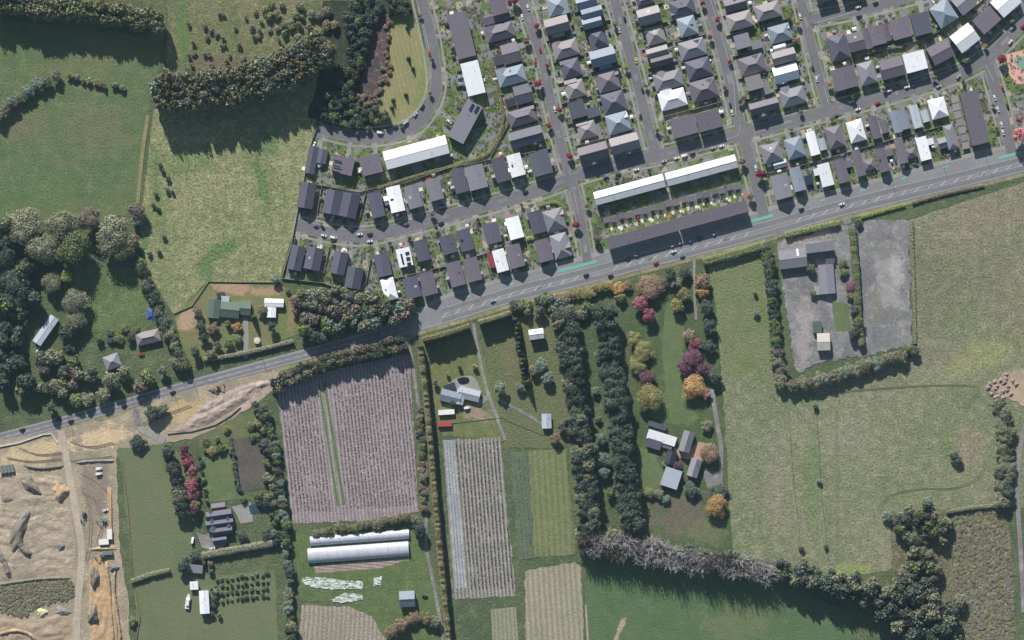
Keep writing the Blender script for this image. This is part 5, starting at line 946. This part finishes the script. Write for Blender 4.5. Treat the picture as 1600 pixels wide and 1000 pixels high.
hedge('tall hedge along the main road above the cottage', [(661, 531), (700, 521), (734, 509)], 9, 12, 'ho'); hedge('tall hedge along the main road above the weedy paddock', [(748, 504), (780, 495), (800, 488)], 8, 11.5, 'ho')
hedge('clipped green hedge between main road and lush pasture', [(1098, 410), (1150, 396), (1196, 382)], 13, 4.5, 'gr'); hedge('clipped green hedge along the gravel yard front', [(1226, 368), (1270, 357), (1314, 348)], 9, 3.4, 'gr')
hedge('thick green hedge inside the gravel yard', [(1331, 356), (1334, 390), (1338, 440), (1340, 500), (1346, 540)], 11, 5, 'gr'); hedge('olive hedge across the southeast corner field', [(1478, 800), (1520, 793), (1570, 788)], 6, 2.6, 'ol')
hedge('short dark hedge by the tangled trees', [(1402, 802), (1428, 806)], 6, 2.5, 'ol'); hedge('dark hedge at the meadow driveway of the farmhouse', [(318, 562), (360, 556), (400, 548), (462, 532)], 6, 3, 'ol')
hedge('broad clipped hedge below the villa', [(316, 868), (370, 858), (428, 848)], 11, 4.2, 'ol'); hedge('planted strip behind the white curved terrace', [(590, 294), (660, 272), (750, 248), (770, 235), (790, 190), (778, 140), (765, 95)], 5, 1.6, 'ho')
hedge('low hedge row across the lower lawn', [(205, 908), (240, 896), (268, 890)], 7, 3, 'ol'); hedge('dark hedge beside the vegetable garden', [(360, 684), (366, 720), (374, 768)], 4, 2, 'dk')
hedge('green garden hedge at the corner house', [(842, 322), (868, 314), (880, 325), (886, 350)], 5, 2, 'gr'); hedge('clipped yellow hedge between corner houses', [(822, 374), (855, 365)], 6, 1.8, 'li')
hedge('green hedge beside the northeast back fences', [(1335, 86), (1380, 76), (1410, 72)], 6, 2.2, 'ol'); hedge('roadside hedge right of the gravel yard', [(1345, 340), (1400, 324), (1418, 320)], 5, 1.4, 'li')
hedge('boundary hedge between gravel yard and rough pasture', [(1424, 345), (1427, 430), (1430, 540)], 5, 1.3, 'ol'); hedge('scrubby hedge along the pasture roadside', [(1425, 318), (1480, 302), (1540, 290)], 4, 1.4, 'br')
# garden shrubs: uncountable low planting in the house plots
def free(x, y, m=2):
    for (cx, cy, bw, bl, ang) in HRECTS:
        if abs(x - cx) > 60 or abs(y - cy) > 60: continue
        ox, oy = offs(x, y, cx, cy, ang)
        if abs(ox) < (bw / 2 + m) * M and abs(oy) < (bl / 2 + m) * M: return False
    return True
C_ = []; S_ = []
tries = 0
while len(C_) < 2600 and tries < 12000:
    tries += 1; x, y = random.uniform(450, 1600), random.uniform(0, 470)
    if not inpoly(x, y, RPOLY) or not free(x, y, 1.5): continue
    d, k, i = near_street(x, y)
    if d < ST[k][2] / 2 + 9 or y > interp_y(mt, x) - 10: continue
    C_.append((*P(x, y), .4)); S_.append(random.uniform(.5, 1.3))
C_ = np.array(C_); S_ = np.array(S_); d = sph(len(C_) * 14, rng); d[:, 2] = np.abs(d[:, 2])
pts = np.repeat(C_, 14, 0) + d * np.repeat(S_, 14)[:, None] * np.array([1, 1, .9])
ob('garden_shrubs', mesh_from_quads('garden_shrubs', quads(pts, d, .38, .5), LEAF['gr']), label='low green garden shrubs scattered through the house plots', category='shrubs', kind='stuff')
# crop plants in rows
def crop(poly, ang, rowstep, plantstep, size, mat, label, skip=None):
    Q = []; c, s = math.cos(D2R(ang)), math.sin(D2R(ang)); pw = [P(*q) for q in poly]
    cx, cy = np.mean([q[0] for q in pw]), np.mean([q[1] for q in pw])
    for i in range(-40, 41):
        for j in range(-70, 71):
            a, b_ = i * rowstep, j * plantstep + random.uniform(-.5, .5)
            x, y = cx + a * c - b_ * s, cy + a * s + b_ * c
            if inpoly(x, y, pw) and random.random() < .93 - .5 * (math.sin(x * .13 + y * .05) * math.sin(y * .11 - x * .04) > .55) and not (skip and inpoly(x, y, [P(*q) for q in skip])): Q.append((x, y, .22))
    Q = np.array(Q); d = sph(len(Q) * 7, rng); d[:, 2] = np.abs(d[:, 2]); p = np.repeat(Q, 7, 0) + d * size * np.array([.6, 1.1, .5])
    ob('crop_plants', mesh_from_quads('crop_plants', quads(p, d, size * .5, .5), mat), label=label, category='crop', kind='stuff')
crop([(436, 640), (500, 620), (640, 568), (650, 775), (640, 790), (462, 800)], 6.3, 2.75, 2.3, .8, LEAF['cp'], 'rows of plants tinted like shaded soil in the big tilled field', [(490, 590), (515, 590), (545, 800), (520, 800)])  # plant colour carries the soil shadow seen between the rows
crop([(712, 692), (780, 688), (802, 918), (732, 922)], 4.6, 2.9, 2.0, .8, LEAF['cp'], 'rows of plants tinted like shaded soil in the mulched beds')
crop([(797, 710), (825, 708), (833, 868), (813, 871)], 5, 3.2, 1.6, .7, LEAF['sl'], 'rows of grey green plants in the leafy crop strip')
crop([(476, 955), (560, 955), (600, 1010), (472, 1010)], -4, 3.6, 2.2, .5, LEAF['dk'], 'rows of young plants in the fan-shaped plot')
# white ground covers: crumpled fleece strips
def fleece(label, poly):
    b = NB('fleece'); pos = b.pos(); v = b.mapping(pos, D2R(-6), (.35, 1.6, 1)); n = b.noise(v, 1.1, 4, .6, .6)
    m = b.finish(b.mix(b.ramp(n, .42, .56), S(98, 112, 84), S(224, 232, 226)), .8, n, .8, .5); ZL[0] += .004
    ob('crop_cover', sheet('crop_cover', rough_edge(poly, 4, 1), m, ZL[0] + .12).data) if False else sheet('crop_cover', rough_edge(poly, 4, 1), m, ZL[0] + .12, kind='thing', label=label, category='crop cover', group='white crop covers')
fleece('large crumpled white crop cover on the market garden grass', [(472, 902), (500, 901), (530, 906), (566, 908), (567, 920), (520, 921), (490, 918), (472, 910)])
fleece('smaller crumpled white crop cover below the large one', [(515, 938), (540, 926), (567, 928), (567, 938), (530, 942)]); fleece('small square white crop cover by the small lawn', [(584, 903), (598, 900), (594, 914), (582, 915)])
# ------------------------------------------------------------------ earth mounds on the site
def mound(px, py, rx, ry, ang, h, label, mat, seed):
    r = np.random.default_rng(seed); n = 22; v = []; f = []; ph = r.uniform(0, 6.28, 6)
    for i in range(n + 1):
        for j in range(n + 1):
            u, w_ = i / n * 2 - 1, j / n * 2 - 1; d = math.hypot(u, w_) * (1 + .14 * math.sin(3 * math.atan2(w_, u) + ph[0]) + .08 * math.sin(7 * math.atan2(w_, u) + ph[1]))
            z = max(0, 1 - d * d) ** .9 * h * (1 + .18 * math.sin(5 * u + ph[2]) * math.cos(4 * w_ + ph[3]) + r.uniform(-.06, .06)) - .05
            v.append((u * rx * M, w_ * ry * M, z))
    for i in range(n):
        for j in range(n): k = i * (n + 1) + j; f.append((k, k + n + 1, k + n + 2, k + 1))
    x, y = P(px, py); ob('soil_mound', me('soil_mound', v, f, [mat], smooth=True), None, (x, y, 0), D2R(ang), label=label, category='soil mound', group='soil mounds of the construction site')
def vnoise(x, y, seed):
    r = np.random.default_rng(seed); T = r.uniform(-1, 1, (257, 257)); xi = np.floor(x).astype(int); yi = np.floor(y).astype(int); fx = x - xi; fy = y - yi
    fx = fx * fx * (3 - 2 * fx); fy = fy * fy * (3 - 2 * fy); g = lambda a, b_: T[a % 256, b_ % 256]
    return (g(xi, yi) * (1 - fx) + g(xi + 1, yi) * fx) * (1 - fy) + (g(xi, yi + 1) * (1 - fx) + g(xi + 1, yi + 1) * fx) * fy
def relief(poly, mat, amp, ang, lx, ly, cell=1.1, seed=5, name='dirt', z0=.05):
    """rough worked ground as a real displaced surface that fades into the flat at its rim"""
    pw = [P(*q) for q in poly]; x0, x1 = min(q[0] for q in pw), max(q[0] for q in pw); y0, y1 = min(q[1] for q in pw), max(q[1] for q in pw)
    X, Y = np.meshgrid(np.arange(x0, x1 + cell, cell), np.arange(y0, y1 + cell, cell)); c, s_ = math.cos(D2R(ang)), math.sin(D2R(ang)); U, V = X * c + Y * s_, -X * s_ + Y * c
    wob = vnoise(X / 30, Y / 30, seed + 9) * 8; h = np.abs(vnoise(U / lx + 50, (V + wob) / ly + 50, seed)) * 1.0 + .45 * np.abs(vnoise(U / lx * 2.3 + 90, (V + wob) / ly * 2.1 + 9, seed + 1)) + .3 * vnoise(X / 2.2 + 200, Y / 2.2 + 200, seed + 2)
    dist = np.full(X.shape, 1e9)
    for a, b_ in zip(pw, pw[1:] + pw[:1]):
        dx, dy = b_[0] - a[0], b_[1] - a[1]; t = np.clip(((X - a[0]) * dx + (Y - a[1]) * dy) / (dx * dx + dy * dy + 1e-9), 0, 1); dist = np.minimum(dist, np.hypot(X - a[0] - t * dx, Y - a[1] - t * dy))
    ins = np.zeros(X.shape, bool); j = len(pw) - 1
    for i in range(len(pw)):
        xi, yi = pw[i]; xj, yj = pw[j]; ins ^= ((yi > Y) != (yj > Y)) & (X < (xj - xi) * (Y - yi) / (yj - yi + 1e-12) + xi); j = i
    Z = np.where(ins, z0 + (h * amp + .1) * np.clip(dist / 5, 0, 1), -.05); R_, C0 = X.shape
    v = np.stack([X, Y, Z], -1).reshape(-1, 3).tolist(); f = []
    anyin = ins[:-1, :-1] | ins[1:, :-1] | ins[:-1, 1:] | ins[1:, 1:]
    for a, b_ in zip(*np.nonzero(anyin)): k = a * C0 + b_; f.append((int(k), int(k + 1), int(k + C0 + 1), int(k + C0)))
    return ob(name, me(name, v, f, [mat], smooth=True), kind='structure')
TANS = ground_mat('tan_heap', S(188, 160, 126), S(174, 150, 118), S(198, 172, 140), 8, 3, 1.2, .5, .12); GRS = ground_mat('grey_heap', S(136, 129, 118), S(124, 118, 108), S(150, 142, 128), 8, 3, 1.2, .5, .12)
for i, a in enumerate([(95, 769, 13, 15, 0, 3.5, 'tan soil heap beside the haul road', TANS), (48, 758, 10, 20, 42, 3.5, 'long grey soil heap at the upper site', GRS), (10, 780, 10, 8, 0, 1.5, 'low grey heap at the left edge', GRS), (30, 830, 12, 34, -20, 4, 'long curved bank left of the terraced platform', GRS), (95, 853, 7, 7, 0, 2.2, 'small dark gravel heap on the platform', GRAVEL),
    (148, 902, 8, 18, 0, 4, 'tall grey stockpile in the trench area', GRS), (146, 960, 9, 17, -5, 4, 'lower grey stockpile in the trench area', GRS), (66, 957, 9, 7, 0, 1.8, 'pale sand heap below the weeds', ground_mat('sand_heap', S(206, 196, 160), S(196, 186, 150), S(214, 204, 170), 8, 3, 1.2, .4, .08)), (178, 887, 8, 7, 0, 2.5, 'round gravel heap below the grey container', GRAVEL),
    (336, 608, 11, 9, 0, 1.6, 'dark excavated soil pile by the main road', GRS), (173, 800, 3.5, 50, 3, 1.6, 'narrow tan soil bank beside the parked machines', TANS), (162, 857, 24, 3.5, 4, 1.5, 'narrow tan soil bank below the white cabins', TANS), (180, 960, 6, 40, 4, 1.6, 'long brown bank along the trench', TANS), (98, 955, 13, 7, -15, 1.6, 'rubble heap beside the sand heap', GRAVEL)]): mound(*a, 300 + i)
def bank(label, pts, wid, h, mat):
    pts = resample(smooth_line(pts, 2), 2.2); ns = normals(pts); v = []; f = []; n = 7
    for i, (p, q) in enumerate(zip(pts, ns)):
        e = min(1, i / 4, (len(pts) - 1 - i) / 4); ww = wid * (.75 + .25 * e) * random.uniform(.88, 1.12); hh = h * e * random.uniform(.8, 1.15)
        for j in range(n):
            t = j / (n - 1) * 2 - 1; v.append((*P(p[0] + q[0] * ww / 2 * t + random.uniform(-.3, .3), p[1] + q[1] * ww / 2 * t + random.uniform(-.3, .3)), max(0, (1 - t * t)) ** .8 * hh * random.uniform(.9, 1.1) + .02))
        if i:
            k = i * n
            for j in range(n - 1): f.append((k + j - n, k + j - n + 1, k + j + 1, k + j))
    m = me('soil_bank', v, f, [mat], smooth=True)
    if m.polygons[len(f) // 2].normal.z < 0: m.flip_normals()
    ob('soil_bank', m, label=label, category='soil bank', group='soil banks of the construction site')
for a in [('curved grey bank around the terraced platform', [(46, 798), (34, 812), (29, 836), (34, 858), (52, 868)], 12, 3.2, GRS), ('steep scarp at the left edge below the platform', [(-4, 858), (8, 880), (16, 905)], 9, 2.4, GRS), ('long low berm above the weedy patch', [(-5, 914), (40, 907), (80, 903), (114, 903)], 6, 1.3, GRS),
    ('inner trench bank right of the stockpiles', [(166, 876), (172, 920), (174, 960), (178, 1005)], 5, 1.8, TANS), ('outer trench bank beside the brown strip', [(180, 886), (178, 920), (184, 960), (190, 1005)], 5, 2, SOIL), ('dark berm at the top of the site left of the haul road', [(36, 727), (60, 732), (84, 730), (103, 727)], 6, 1.5, GRS), ('grey berm at the top of the site right of the haul road', [(116, 724), (140, 720), (182, 720)], 5, 1.3, GRAVEL), ('curved berm round the lower left pit', [(-5, 992), (22, 984), (44, 988), (60, 1004)], 7, 1.8, SOIL)]: bank(*a)
PINKS = ground_mat('pinkish_spoil', S(174, 158, 148), S(160, 146, 138), S(188, 172, 158), 14, 5, 1.4, .5, .12)
relief([(266, 676), (300, 650), (318, 626), (345, 610), (420, 588), (424, 600), (385, 628), (345, 656), (300, 678)], PINKS, 1.5, 18, 20, 5, .9, seed=5)
relief([(-12, 735), (60, 737), (103, 745), (112, 790), (122, 860), (112, 896), (40, 898), (-12, 890)], ground_mat('worked_soil', S(178, 162, 142), S(162, 150, 132), S(192, 176, 152), 26, 6, 1.6, .6, .16), .75, -6, 20, 6, 1.1, seed=21)
relief([(138, 874), (162, 874), (172, 930), (176, 1005), (138, 1005)], ground_mat('trench_soil', S(196, 164, 128), S(182, 152, 120), S(204, 174, 140), 12, 5, 1.4, .5, .14), .9, 80, 14, 5, seed=31)
relief([(-12, 960), (50, 972), (110, 950), (114, 1005), (-12, 1005)], SOIL, .9, 10, 18, 6, seed=41)
RUT = ground_mat('wet_ruts', S(138, 126, 110), S(128, 116, 102), S(150, 138, 120), 10, 4, 1.2, .4, .14)
for pts in ([(108, 720), (150, 716), (176, 712)], [(110, 690), (140, 700), (180, 690)], [(30, 700), (60, 712), (98, 706)], [(128, 770), (150, 780), (160, 820), (150, 850)], [(126, 760), (142, 800), (138, 860), (132, 880)], [(215, 665), (250, 650), (300, 632)], [(10, 715), (50, 722), (96, 716)], [(126, 740), (150, 752), (168, 770)]):
    for o_ in (0, 3.6): ZL[0] += .001; ribbon('wheel_rut', [(x + o_, y + o_ * .6) for x, y in resample(smooth_line(pts, 3), 4)], 1.2, RUT, ZL[0] + .03)
wood('undergrowth', 'olive weeds covering the spoil ground by the haul road', fillspots([(-5, 916), (50, 910), (112, 905), (116, 935), (60, 948), (40, 965), (-5, 955)], 3.6, 3.2, .8, ['ho', 'ol', 'br']), 'weeds')
wood('undergrowth', 'brown rank weeds of the lower right corner field', fillspots([(1490, 800), (1565, 795), (1580, 900), (1586, 1005), (1510, 1005), (1490, 880)], 5, 4, .7, ['ho', 'br', 'ol']), 'weeds')
fence('dark silt fence curving below the spoil ridges', [[(262, 678), (300, 674), (336, 664), (360, 650), (376, 636)]], 1.0, .25, BARK)
ob('tarpaulin', me('tarpaulin', [(-3, -4.5, .1), (3, -4.5, .1), (3, 4.5, .1), (-3, 4.5, .1), (-1, -2, 1.4), (1.2, -1, 1.5), (.8, 2.4, 1.3), (-1.1, 2, 1.5)], [(0, 1, 5, 4), (1, 2, 6, 5), (2, 3, 7, 6), (3, 0, 4, 7), (4, 5, 6, 7)], [PAINT['blue'] if 'PAINT' in globals() else plain_mat('tarp_blue', S(58, 92, 160))]), None, (*P(236, 491), 0), D2R(-4), label='blue tarpaulin over a heap below the paddock hedgerow', category='tarpaulin')
sheet('dirt', rough_edge([(1540, 606), (1570, 582), (1610, 575), (1610, 640), (1580, 625)], 5, 2), SOIL)
for i in range(22):
    x, y = 1542 + (i % 6) * 6.5 + (i // 6) * 5 + random.uniform(-3.5, 3.5), 606 + (i // 6) * 7 - (i % 6) * 4 + random.uniform(-3.5, 3.5)
    mound(x, y, random.uniform(3.5, 5.5), random.uniform(3, 4.5), random.uniform(0, 90), 1.5, f'pinkish brown spoil heap, {ordn(i % 6 + 1)} from the west in {ordn(i // 6 + 1)} row of the cluster', ground_mat('spoil_heap', S(156, 138, 132), S(146, 130, 124), S(168, 148, 140), 8, 3, 1.2, .5, .12) if i == 0 else bpy.data.materials['spoil_heap'], 400 + i)

# ------------------------------------------------------------------ vehicles
PAINT = {k: plain_mat('paint_' + k.replace(' ', '_'), S(*c), .03, .3, 1, .5) for k, c in dict(white=(232, 232, 232), dark=(46, 48, 54), silver=(172, 178, 186), grey=(112, 116, 122), red=(176, 52, 66), blue=(70, 104, 160), teal=(86, 150, 158), yellow=(206, 204, 96), orange=(206, 130, 60)).items()}
def loft(secs):
    """secs: (x, half width, z bottom, z top, top half width)"""
    v = []; f = []
    for x, hw, z0, z1, tw in secs: v += [(x, -hw, z0), (x, -hw * 1.02, (z0 + z1) / 2), (x, -tw, z1), (x, tw, z1), (x, hw * 1.02, (z0 + z1) / 2), (x, hw, z0)]
    for i in range(len(secs) - 1):
        for j in range(6): k = 6 * i; f.append((k + j, k + 6 + j, k + 6 + (j + 1) % 6, k + (j + 1) % 6))
    n = len(v); f += [tuple(range(5, -1, -1)), tuple(range(n - 6, n))]; return v, f
wn = 12; wv = []; wf = []
for yy in (-.11, .11): wv += [(.33 * math.cos(t * 2 * math.pi / wn), yy, .33 * math.sin(t * 2 * math.pi / wn)) for t in range(wn)]
wf = [tuple(range(wn)), tuple(range(2 * wn - 1, wn - 1, -1))] + [(t, t + wn, (t + 1) % wn + wn, (t + 1) % wn) for t in range(wn)]
WHEEL = me('wheel', wv, wf, [DARK])
v, f = loft([(-2.25, .72, .35, .72, .66), (-2.1, .86, .24, .9, .78), (-1.3, .9, .22, .95, .82), (.9, .9, .22, .95, .82), (1.9, .86, .24, .82, .76), (2.25, .68, .35, .66, .62)]); BODY = me('body', v, f, [PAINT['white']])
v, f = loft([(-1.75, .74, .93, .96, .72), (-1.15, .78, .93, 1.38, .6), (.15, .78, .93, 1.4, .6), (1.05, .76, .93, .97, .74)]); GLZ = me('windows', v, f, [GLASS])
v, f = loft([(-1.3, .58, 1.36, 1.4, .56), (-1.1, .63, 1.38, 1.46, .6), (.1, .63, 1.38, 1.48, .6), (.3, .58, 1.34, 1.38, .56)]); CROOF = me('roof', v, f, [PAINT['white']])
v, f = loft([(-2.5, .9, .35, 1.95, .82), (-2.4, .95, .28, 2.05, .85), (1.1, .95, .28, 2.05, .85), (1.9, .94, .28, 1.15, .84), (2.5, .86, .35, .95, .76)]); VBODY = me('body', v, f, [PAINT['white']])
v, f = loft([(1.05, .86, 1.2, 1.98, .8), (1.86, .88, 1.15, 1.22, .84)]); VGL = me('windows', v, f, [GLASS])
LAMP = me('headlight', *boxes([(-.03, .03, -.16, .16, -.07, .07)]), [PAINT['silver']])
CARS = []
def car(px, py, ang, col, kind='car', label=None):
    CARS.append((px, py, ang, col, kind, label))
def emit_cars():
    info = []
    for c in CARS:
        d, k, i = near_street(c[0], c[1])
        ym = interp_y(mb, c[0]); yt = interp_y(mt, c[0])
        if yt - 12 < c[1] < ym + 6: k, i = 'main', c[0]
        info.append((k, i))
    cnt = {}
    for c, (k, i) in sorted(zip(CARS, info), key=lambda q: (q[1][0], q[1][1])):
        nm, st = ('main road', 'west end') if k == 'main' else (ST[k][0], ST[k][1])
        cnt[(k, c[3])] = cnt.get((k, c[3]), 0) + 1
        lb = c[5] or f'{c[3]} {c[4]}, {ordn(cnt[(k, c[3])])} {c[3]} one from the {st} of the {nm}'
        x, y = P(c[0], c[1]); root = ob(c[4], None, None, (x, y, .16), D2R(c[2]), label=lb, category=c[4], group='cars of the ' + nm)
        van = c[4] == 'van'
        for nm2, m, paint in (('body', VBODY if van else BODY, 1), ('windows', VGL if van else GLZ, 0)) + ((() if van else (('roof', CROOF, 1),))):
            o = ob(nm2, m, root)
            if paint: o.material_slots[0].link = 'OBJECT'; o.material_slots[0].material = PAINT[c[3]]
        for wx in (-1.4, 1.4):
            for wy in (-.8, .8): ob('wheel', WHEEL, root, (wx, wy, .33))
        for wy in (-.55, .55): ob('headlight', LAMP, root, (2.2 if not van else 2.5, wy, .6))
V_, U_ = -75.5, 15
for c in [(671, 84, -73, 'red'), (719, 110, 20, 'grey'), (719, 121, 20, 'silver'), (699, 39, 15, 'dark'), (708, 74, 15, 'grey'), (710, 82, 15, 'dark'), (825, 12, -76, 'white'), (816, 27, -76, 'white'), (836, 99, -76, 'red'), (844, 78, -76, 'red'), (976, 30, -76, 'dark'), (967, 47, -76, 'white'), (994, 95, -76, 'yellow'), (1107, 95, 15, 'white'), (1018, 122, 12, 'white'), (1017, 117, 12, 'dark'),
    (1250, 26, -76, 'white'), (1270, 107, -76, 'dark'), (1341, 11, 15, 'white'), (1368, 5, 15, 'dark'), (1342, 26, 15, 'dark'), (1276, 124, -76, 'white'), (1459, 5, -65, 'white'), (1581, 44, 42, 'silver'), (1578, 66, 50, 'white'), (1598, 41, 45, 'red'), (1497, 120, 40, 'silver'), (660, 167, 55, 'dark'), (649, 179, 45, 'silver'), (718, 170, -30, 'dark'), (702, 190, -38, 'white'), (702, 199, -35, 'dark'), (717, 136, 12, 'dark'), (726, 136, 12, 'dark'),
    (867, 171, -76, 'white'), (1141, 165, -76, 'dark'), (1144, 176, -76, 'white'), (1004, 141, -76, 'dark'), (1001, 182, -76, 'dark'), (1057, 247, 15, 'white'), (1082, 241, 15, 'dark'), (1114, 231, 15, 'silver'), (1127, 228, 15, 'white'), (1027, 152, 15, 'dark'), (1330, 159, 15, 'white'), (1371, 161, 20, 'red'), (1389, 142, 18, 'white'), (1306, 180, 15, 'grey'), (1340, 171, 18, 'white'), (1337, 139, -75, 'blue'), (1417, 136, 14, 'white'), (1428, 133, 14, 'blue'),
    (1466, 135, 18, 'silver'), (1566, 138, -72, 'red'), (1574, 166, -72, 'dark'), (1554, 153, -72, 'white'), (1559, 171, -72, 'white'), (1565, 195, -75, 'white'), (1567, 207, -72, 'white'), (1592, 187, -25, 'red'), (618, 199, 15, 'dark'), (491, 226, 70, 'white'), (494, 353, -12, 'grey'), (504, 355, -50, 'dark'), (506, 368, -12, 'white'), (562, 366, 4, 'white'), (578, 366, 12, 'dark'), (578, 377, 8, 'white'), (519, 342, 70, 'white'), (635, 350, 12, 'grey'),
    (462, 378, 78, 'dark'), (689, 349, 15, 'dark'), (804, 420, -70, 'white'), (821, 300, 15, 'dark'), (994, 265, 15, 'white'), (1037, 252, 15, 'silver'), (947, 278, 15, 'dark'), (966, 273, 15, 'dark'), (997, 341, -76, 'red'), (1019, 335, -76, 'dark'), (1181, 263, -76, 'white'), (1122, 306, -76, 'blue'), (1102, 316, -76, 'dark'), (1315, 319, 15, 'white'), (1252, 327, 15, 'dark'), (996, 399, 15, 'grey'), (981, 404, 15, 'dark'), (1051, 384, 15, 'silver'), (1063, 380, 15, 'silver'),
    (1079, 377, 15, 'blue'), (1093, 372, 15, 'dark'), (1116, 366, 15, 'silver'), (1052, 393, 15, 'white'), (1066, 400, 15, 'teal'), (1025, 411, 15, 'red'), (954, 431, 15, 'dark'), (916, 430, 15, 'dark'), (851, 415, 15, 'blue'), (1431, 257, -20, 'blue'), (1399, 251, -75, 'blue'), (270, 613, 15, 'dark'), (194, 634, 15, 'dark'), (92, 655, 15, 'dark'), (111, 658, 15, 'dark'), (35, 671, 14, 'dark'), (770, 470, 15, 'silver')]: car(*c)
for c in [(594, 207, -8, 'white', 'van'), (634, 191, 35, 'silver', 'van'), (521, 371, -12, 'white', 'van'), (1069, 243, 15, 'white', 'van')]: car(*c)
for c in [(40, 504, 60, 'white', 'car', 'white car at the top of the silver shed yard'), (52, 499, 70, 'red', 'car', 'red car beside the silver shed yard'), (221, 554, 5, 'red', 'car', 'red car in front of the taupe hip-roofed house'), (59, 547, 55, 'white', 'car', 'white car below the long silver shed'), (301, 844, 80, 'white', 'van', 'white van left of the dark villa'), (332, 857, 10, 'white', 'car', 'white car below the dark villa'), (664, 932, -10, 'dark', 'car', 'dark car beside the small house near the polytunnels'),
    (155, 740, 8, 'white', 'van', 'white van, lower of the two at the top of the site'), (155, 732, 8, 'white', 'van', 'white van, upper of the two at the top of the site'), (165, 797, 12, 'white', 'car', 'white car above the excavator on the site'), (730, 637, 8, 'white', 'van', 'white van behind the blue-grey bent cottage')]: car(*c)
emit_cars()
# excavators
def excavator(px, py, ang, col, label):
    x, y = P(px, py); root = ob('excavator', None, None, (x, y, .05), D2R(ang), label=label, category='excavator')
    for s in (-1, 1): ob('track', me('track', *loft([(-1.8, .28, .25, .6, .26), (-1.5, .28, 0, .85, .28), (1.5, .28, 0, .85, .28), (1.8, .28, .25, .6, .26)]), [DARK]), root, (0, s * 1.05, 0))
    ob('house', me('house', *boxes([(-1.9, 1.2, -1.3, 1.3, .95, 1.9), (-1.9, -.6, -1.2, 1.2, 1.9, 2.3)]), [col]), root); c = ob('cab', me('cab', *boxes([(-.1, 1.3, .3, 1.25, 1.9, 2.9)]), [GLASS]), root)
    v, f = boxes([(0, 3.6, -.2, .2, -.25, .25)]); o = ob('boom', me('boom', v, f, [col]), root, (1.0, -.2, 1.7)); o.rotation_euler = (0, D2R(-32), 0)
    o = ob('stick', me('stick', *boxes([(0, 2.6, -.15, .15, -.18, .18)]), [col]), root, (4.0, -.2, 3.55)); o.rotation_euler = (0, D2R(52), 0)
    ob('bucket', me('bucket', *loft([(-.5, .5, -.5, .1, .5), (0, .55, -.7, .2, .55), (.45, .5, -.25, .15, .5)]), [DARK]), root, (5.6, -.2, 1.3))
excavator(163, 813, 195, PAINT['teal'], 'teal excavator parked beside the tan soil bank'); excavator(131, 803, 250, PAINT['grey'], 'dark excavator beside the haul road'); excavator(160, 868, 200, PAINT['grey'], 'grey excavator below the white site cabins'); excavator(340, 606, 30, PAINT['orange'], 'orange excavator digging beside the main road')
# boat
x, y = P(294, 939); root = ob('boat', None, None, (x, y, .4), D2R(82), label='white boat parked left of the long white shed', category='boat')
ob('hull', me('hull', *loft([(-6, 1.4, .1, 1.5, 1.6), (-2, 1.5, 0, 1.6, 1.8), (2, 1.4, 0, 1.75, 1.7), (4.5, .8, .3, 1.9, 1.1), (6, .05, 1.2, 2.0, .1)]), [PAINT['white']]), root); ob('cabin', me('cabin', *loft([(-3.4, 1.2, 1.5, 2.7, 1.0), (1.4, 1.2, 1.6, 2.8, 1.0), (2.6, 1.0, 1.6, 1.9, .9)]), [PAINT['white']]), root); ob('windows', me('windows', *boxes([(-2.6, 1.0, -1.24, 1.24, 2.0, 2.4)]), [GLASS]), root)
# street lamps and power poles
def lamp(px, py, ang, i):
    x, y = P(px, py); root = ob('street_lamp', None, None, (x, y, 0), D2R(ang), label=f'grey street lamp, {ordn(i)} from the west along the main road', category='street lamp', group='street lamps of the main road')
    ob('pole', me('pole', *loft([(-.1, .1, 0, 9, .07), (.1, .1, 0, 9, .07)]), [PG]), root); ob('arm', me('arm', *boxes([(0, 2.4, -.06, .06, 8.9, 9.02)]), [PG]), root); ob('lamp_head', me('lamp_head', *boxes([(2.0, 2.9, -.17, .17, 8.78, 8.92)]), [PW]), root)
for i, (x, y) in enumerate([(703, 474), (771, 454), (850, 432), (990, 395), (1060, 376), (1262, 322), (1321, 305), (1395, 288), (1475, 262), (1540, 242)]): lamp(x, y, -75, i + 1)
def pole(px, py, ang, i):
    x, y = P(px, py); root = ob('power_pole', None, None, (x, y, 0), D2R(ang), label=f'wooden power pole, {ordn(i)} from the west beside the main road', category='power pole', group='power poles of the main road')
    ob('post', me('post', *loft([(-.14, .14, 0, 10, .1), (.14, .14, 0, 10, .1)]), [BARK]), root); ob('crossarm', me('crossarm', *boxes([(-.06, .06, -1.2, 1.2, 9.3, 9.45)]), [BARK]), root)
for i, (x, y) in enumerate([(105, 647), (205, 619), (268, 602), (300, 590), (410, 560), (520, 528), (605, 508)]): pole(x, y, 15, i + 1)
# ------------------------------------------------------------------ haze between camera and ground
hm = bpy.data.materials.new('haze'); hm.use_nodes = True; t = hm.node_tree; t.nodes.clear(); o_ = t.nodes.new('ShaderNodeOutputMaterial'); pv = t.nodes.new('ShaderNodeVolumePrincipled')
pv.inputs['Color'].default_value = (.46, .74, 1, 1); pv.inputs['Density'].default_value = 1.6e-5; pv.inputs['Anisotropy'].default_value = 0; t.links.new(pv.outputs[0], o_.inputs['Volume'])
ob('haze', me('haze', boxv(-3200, 3200, -3200, 3200, -1, CAMH + 12), BF, [hm]), kind='stuff', label='thin bluish haze in the air over the whole place', category='haze')
print('trees', NT[0], 'objects', len(bpy.data.objects))
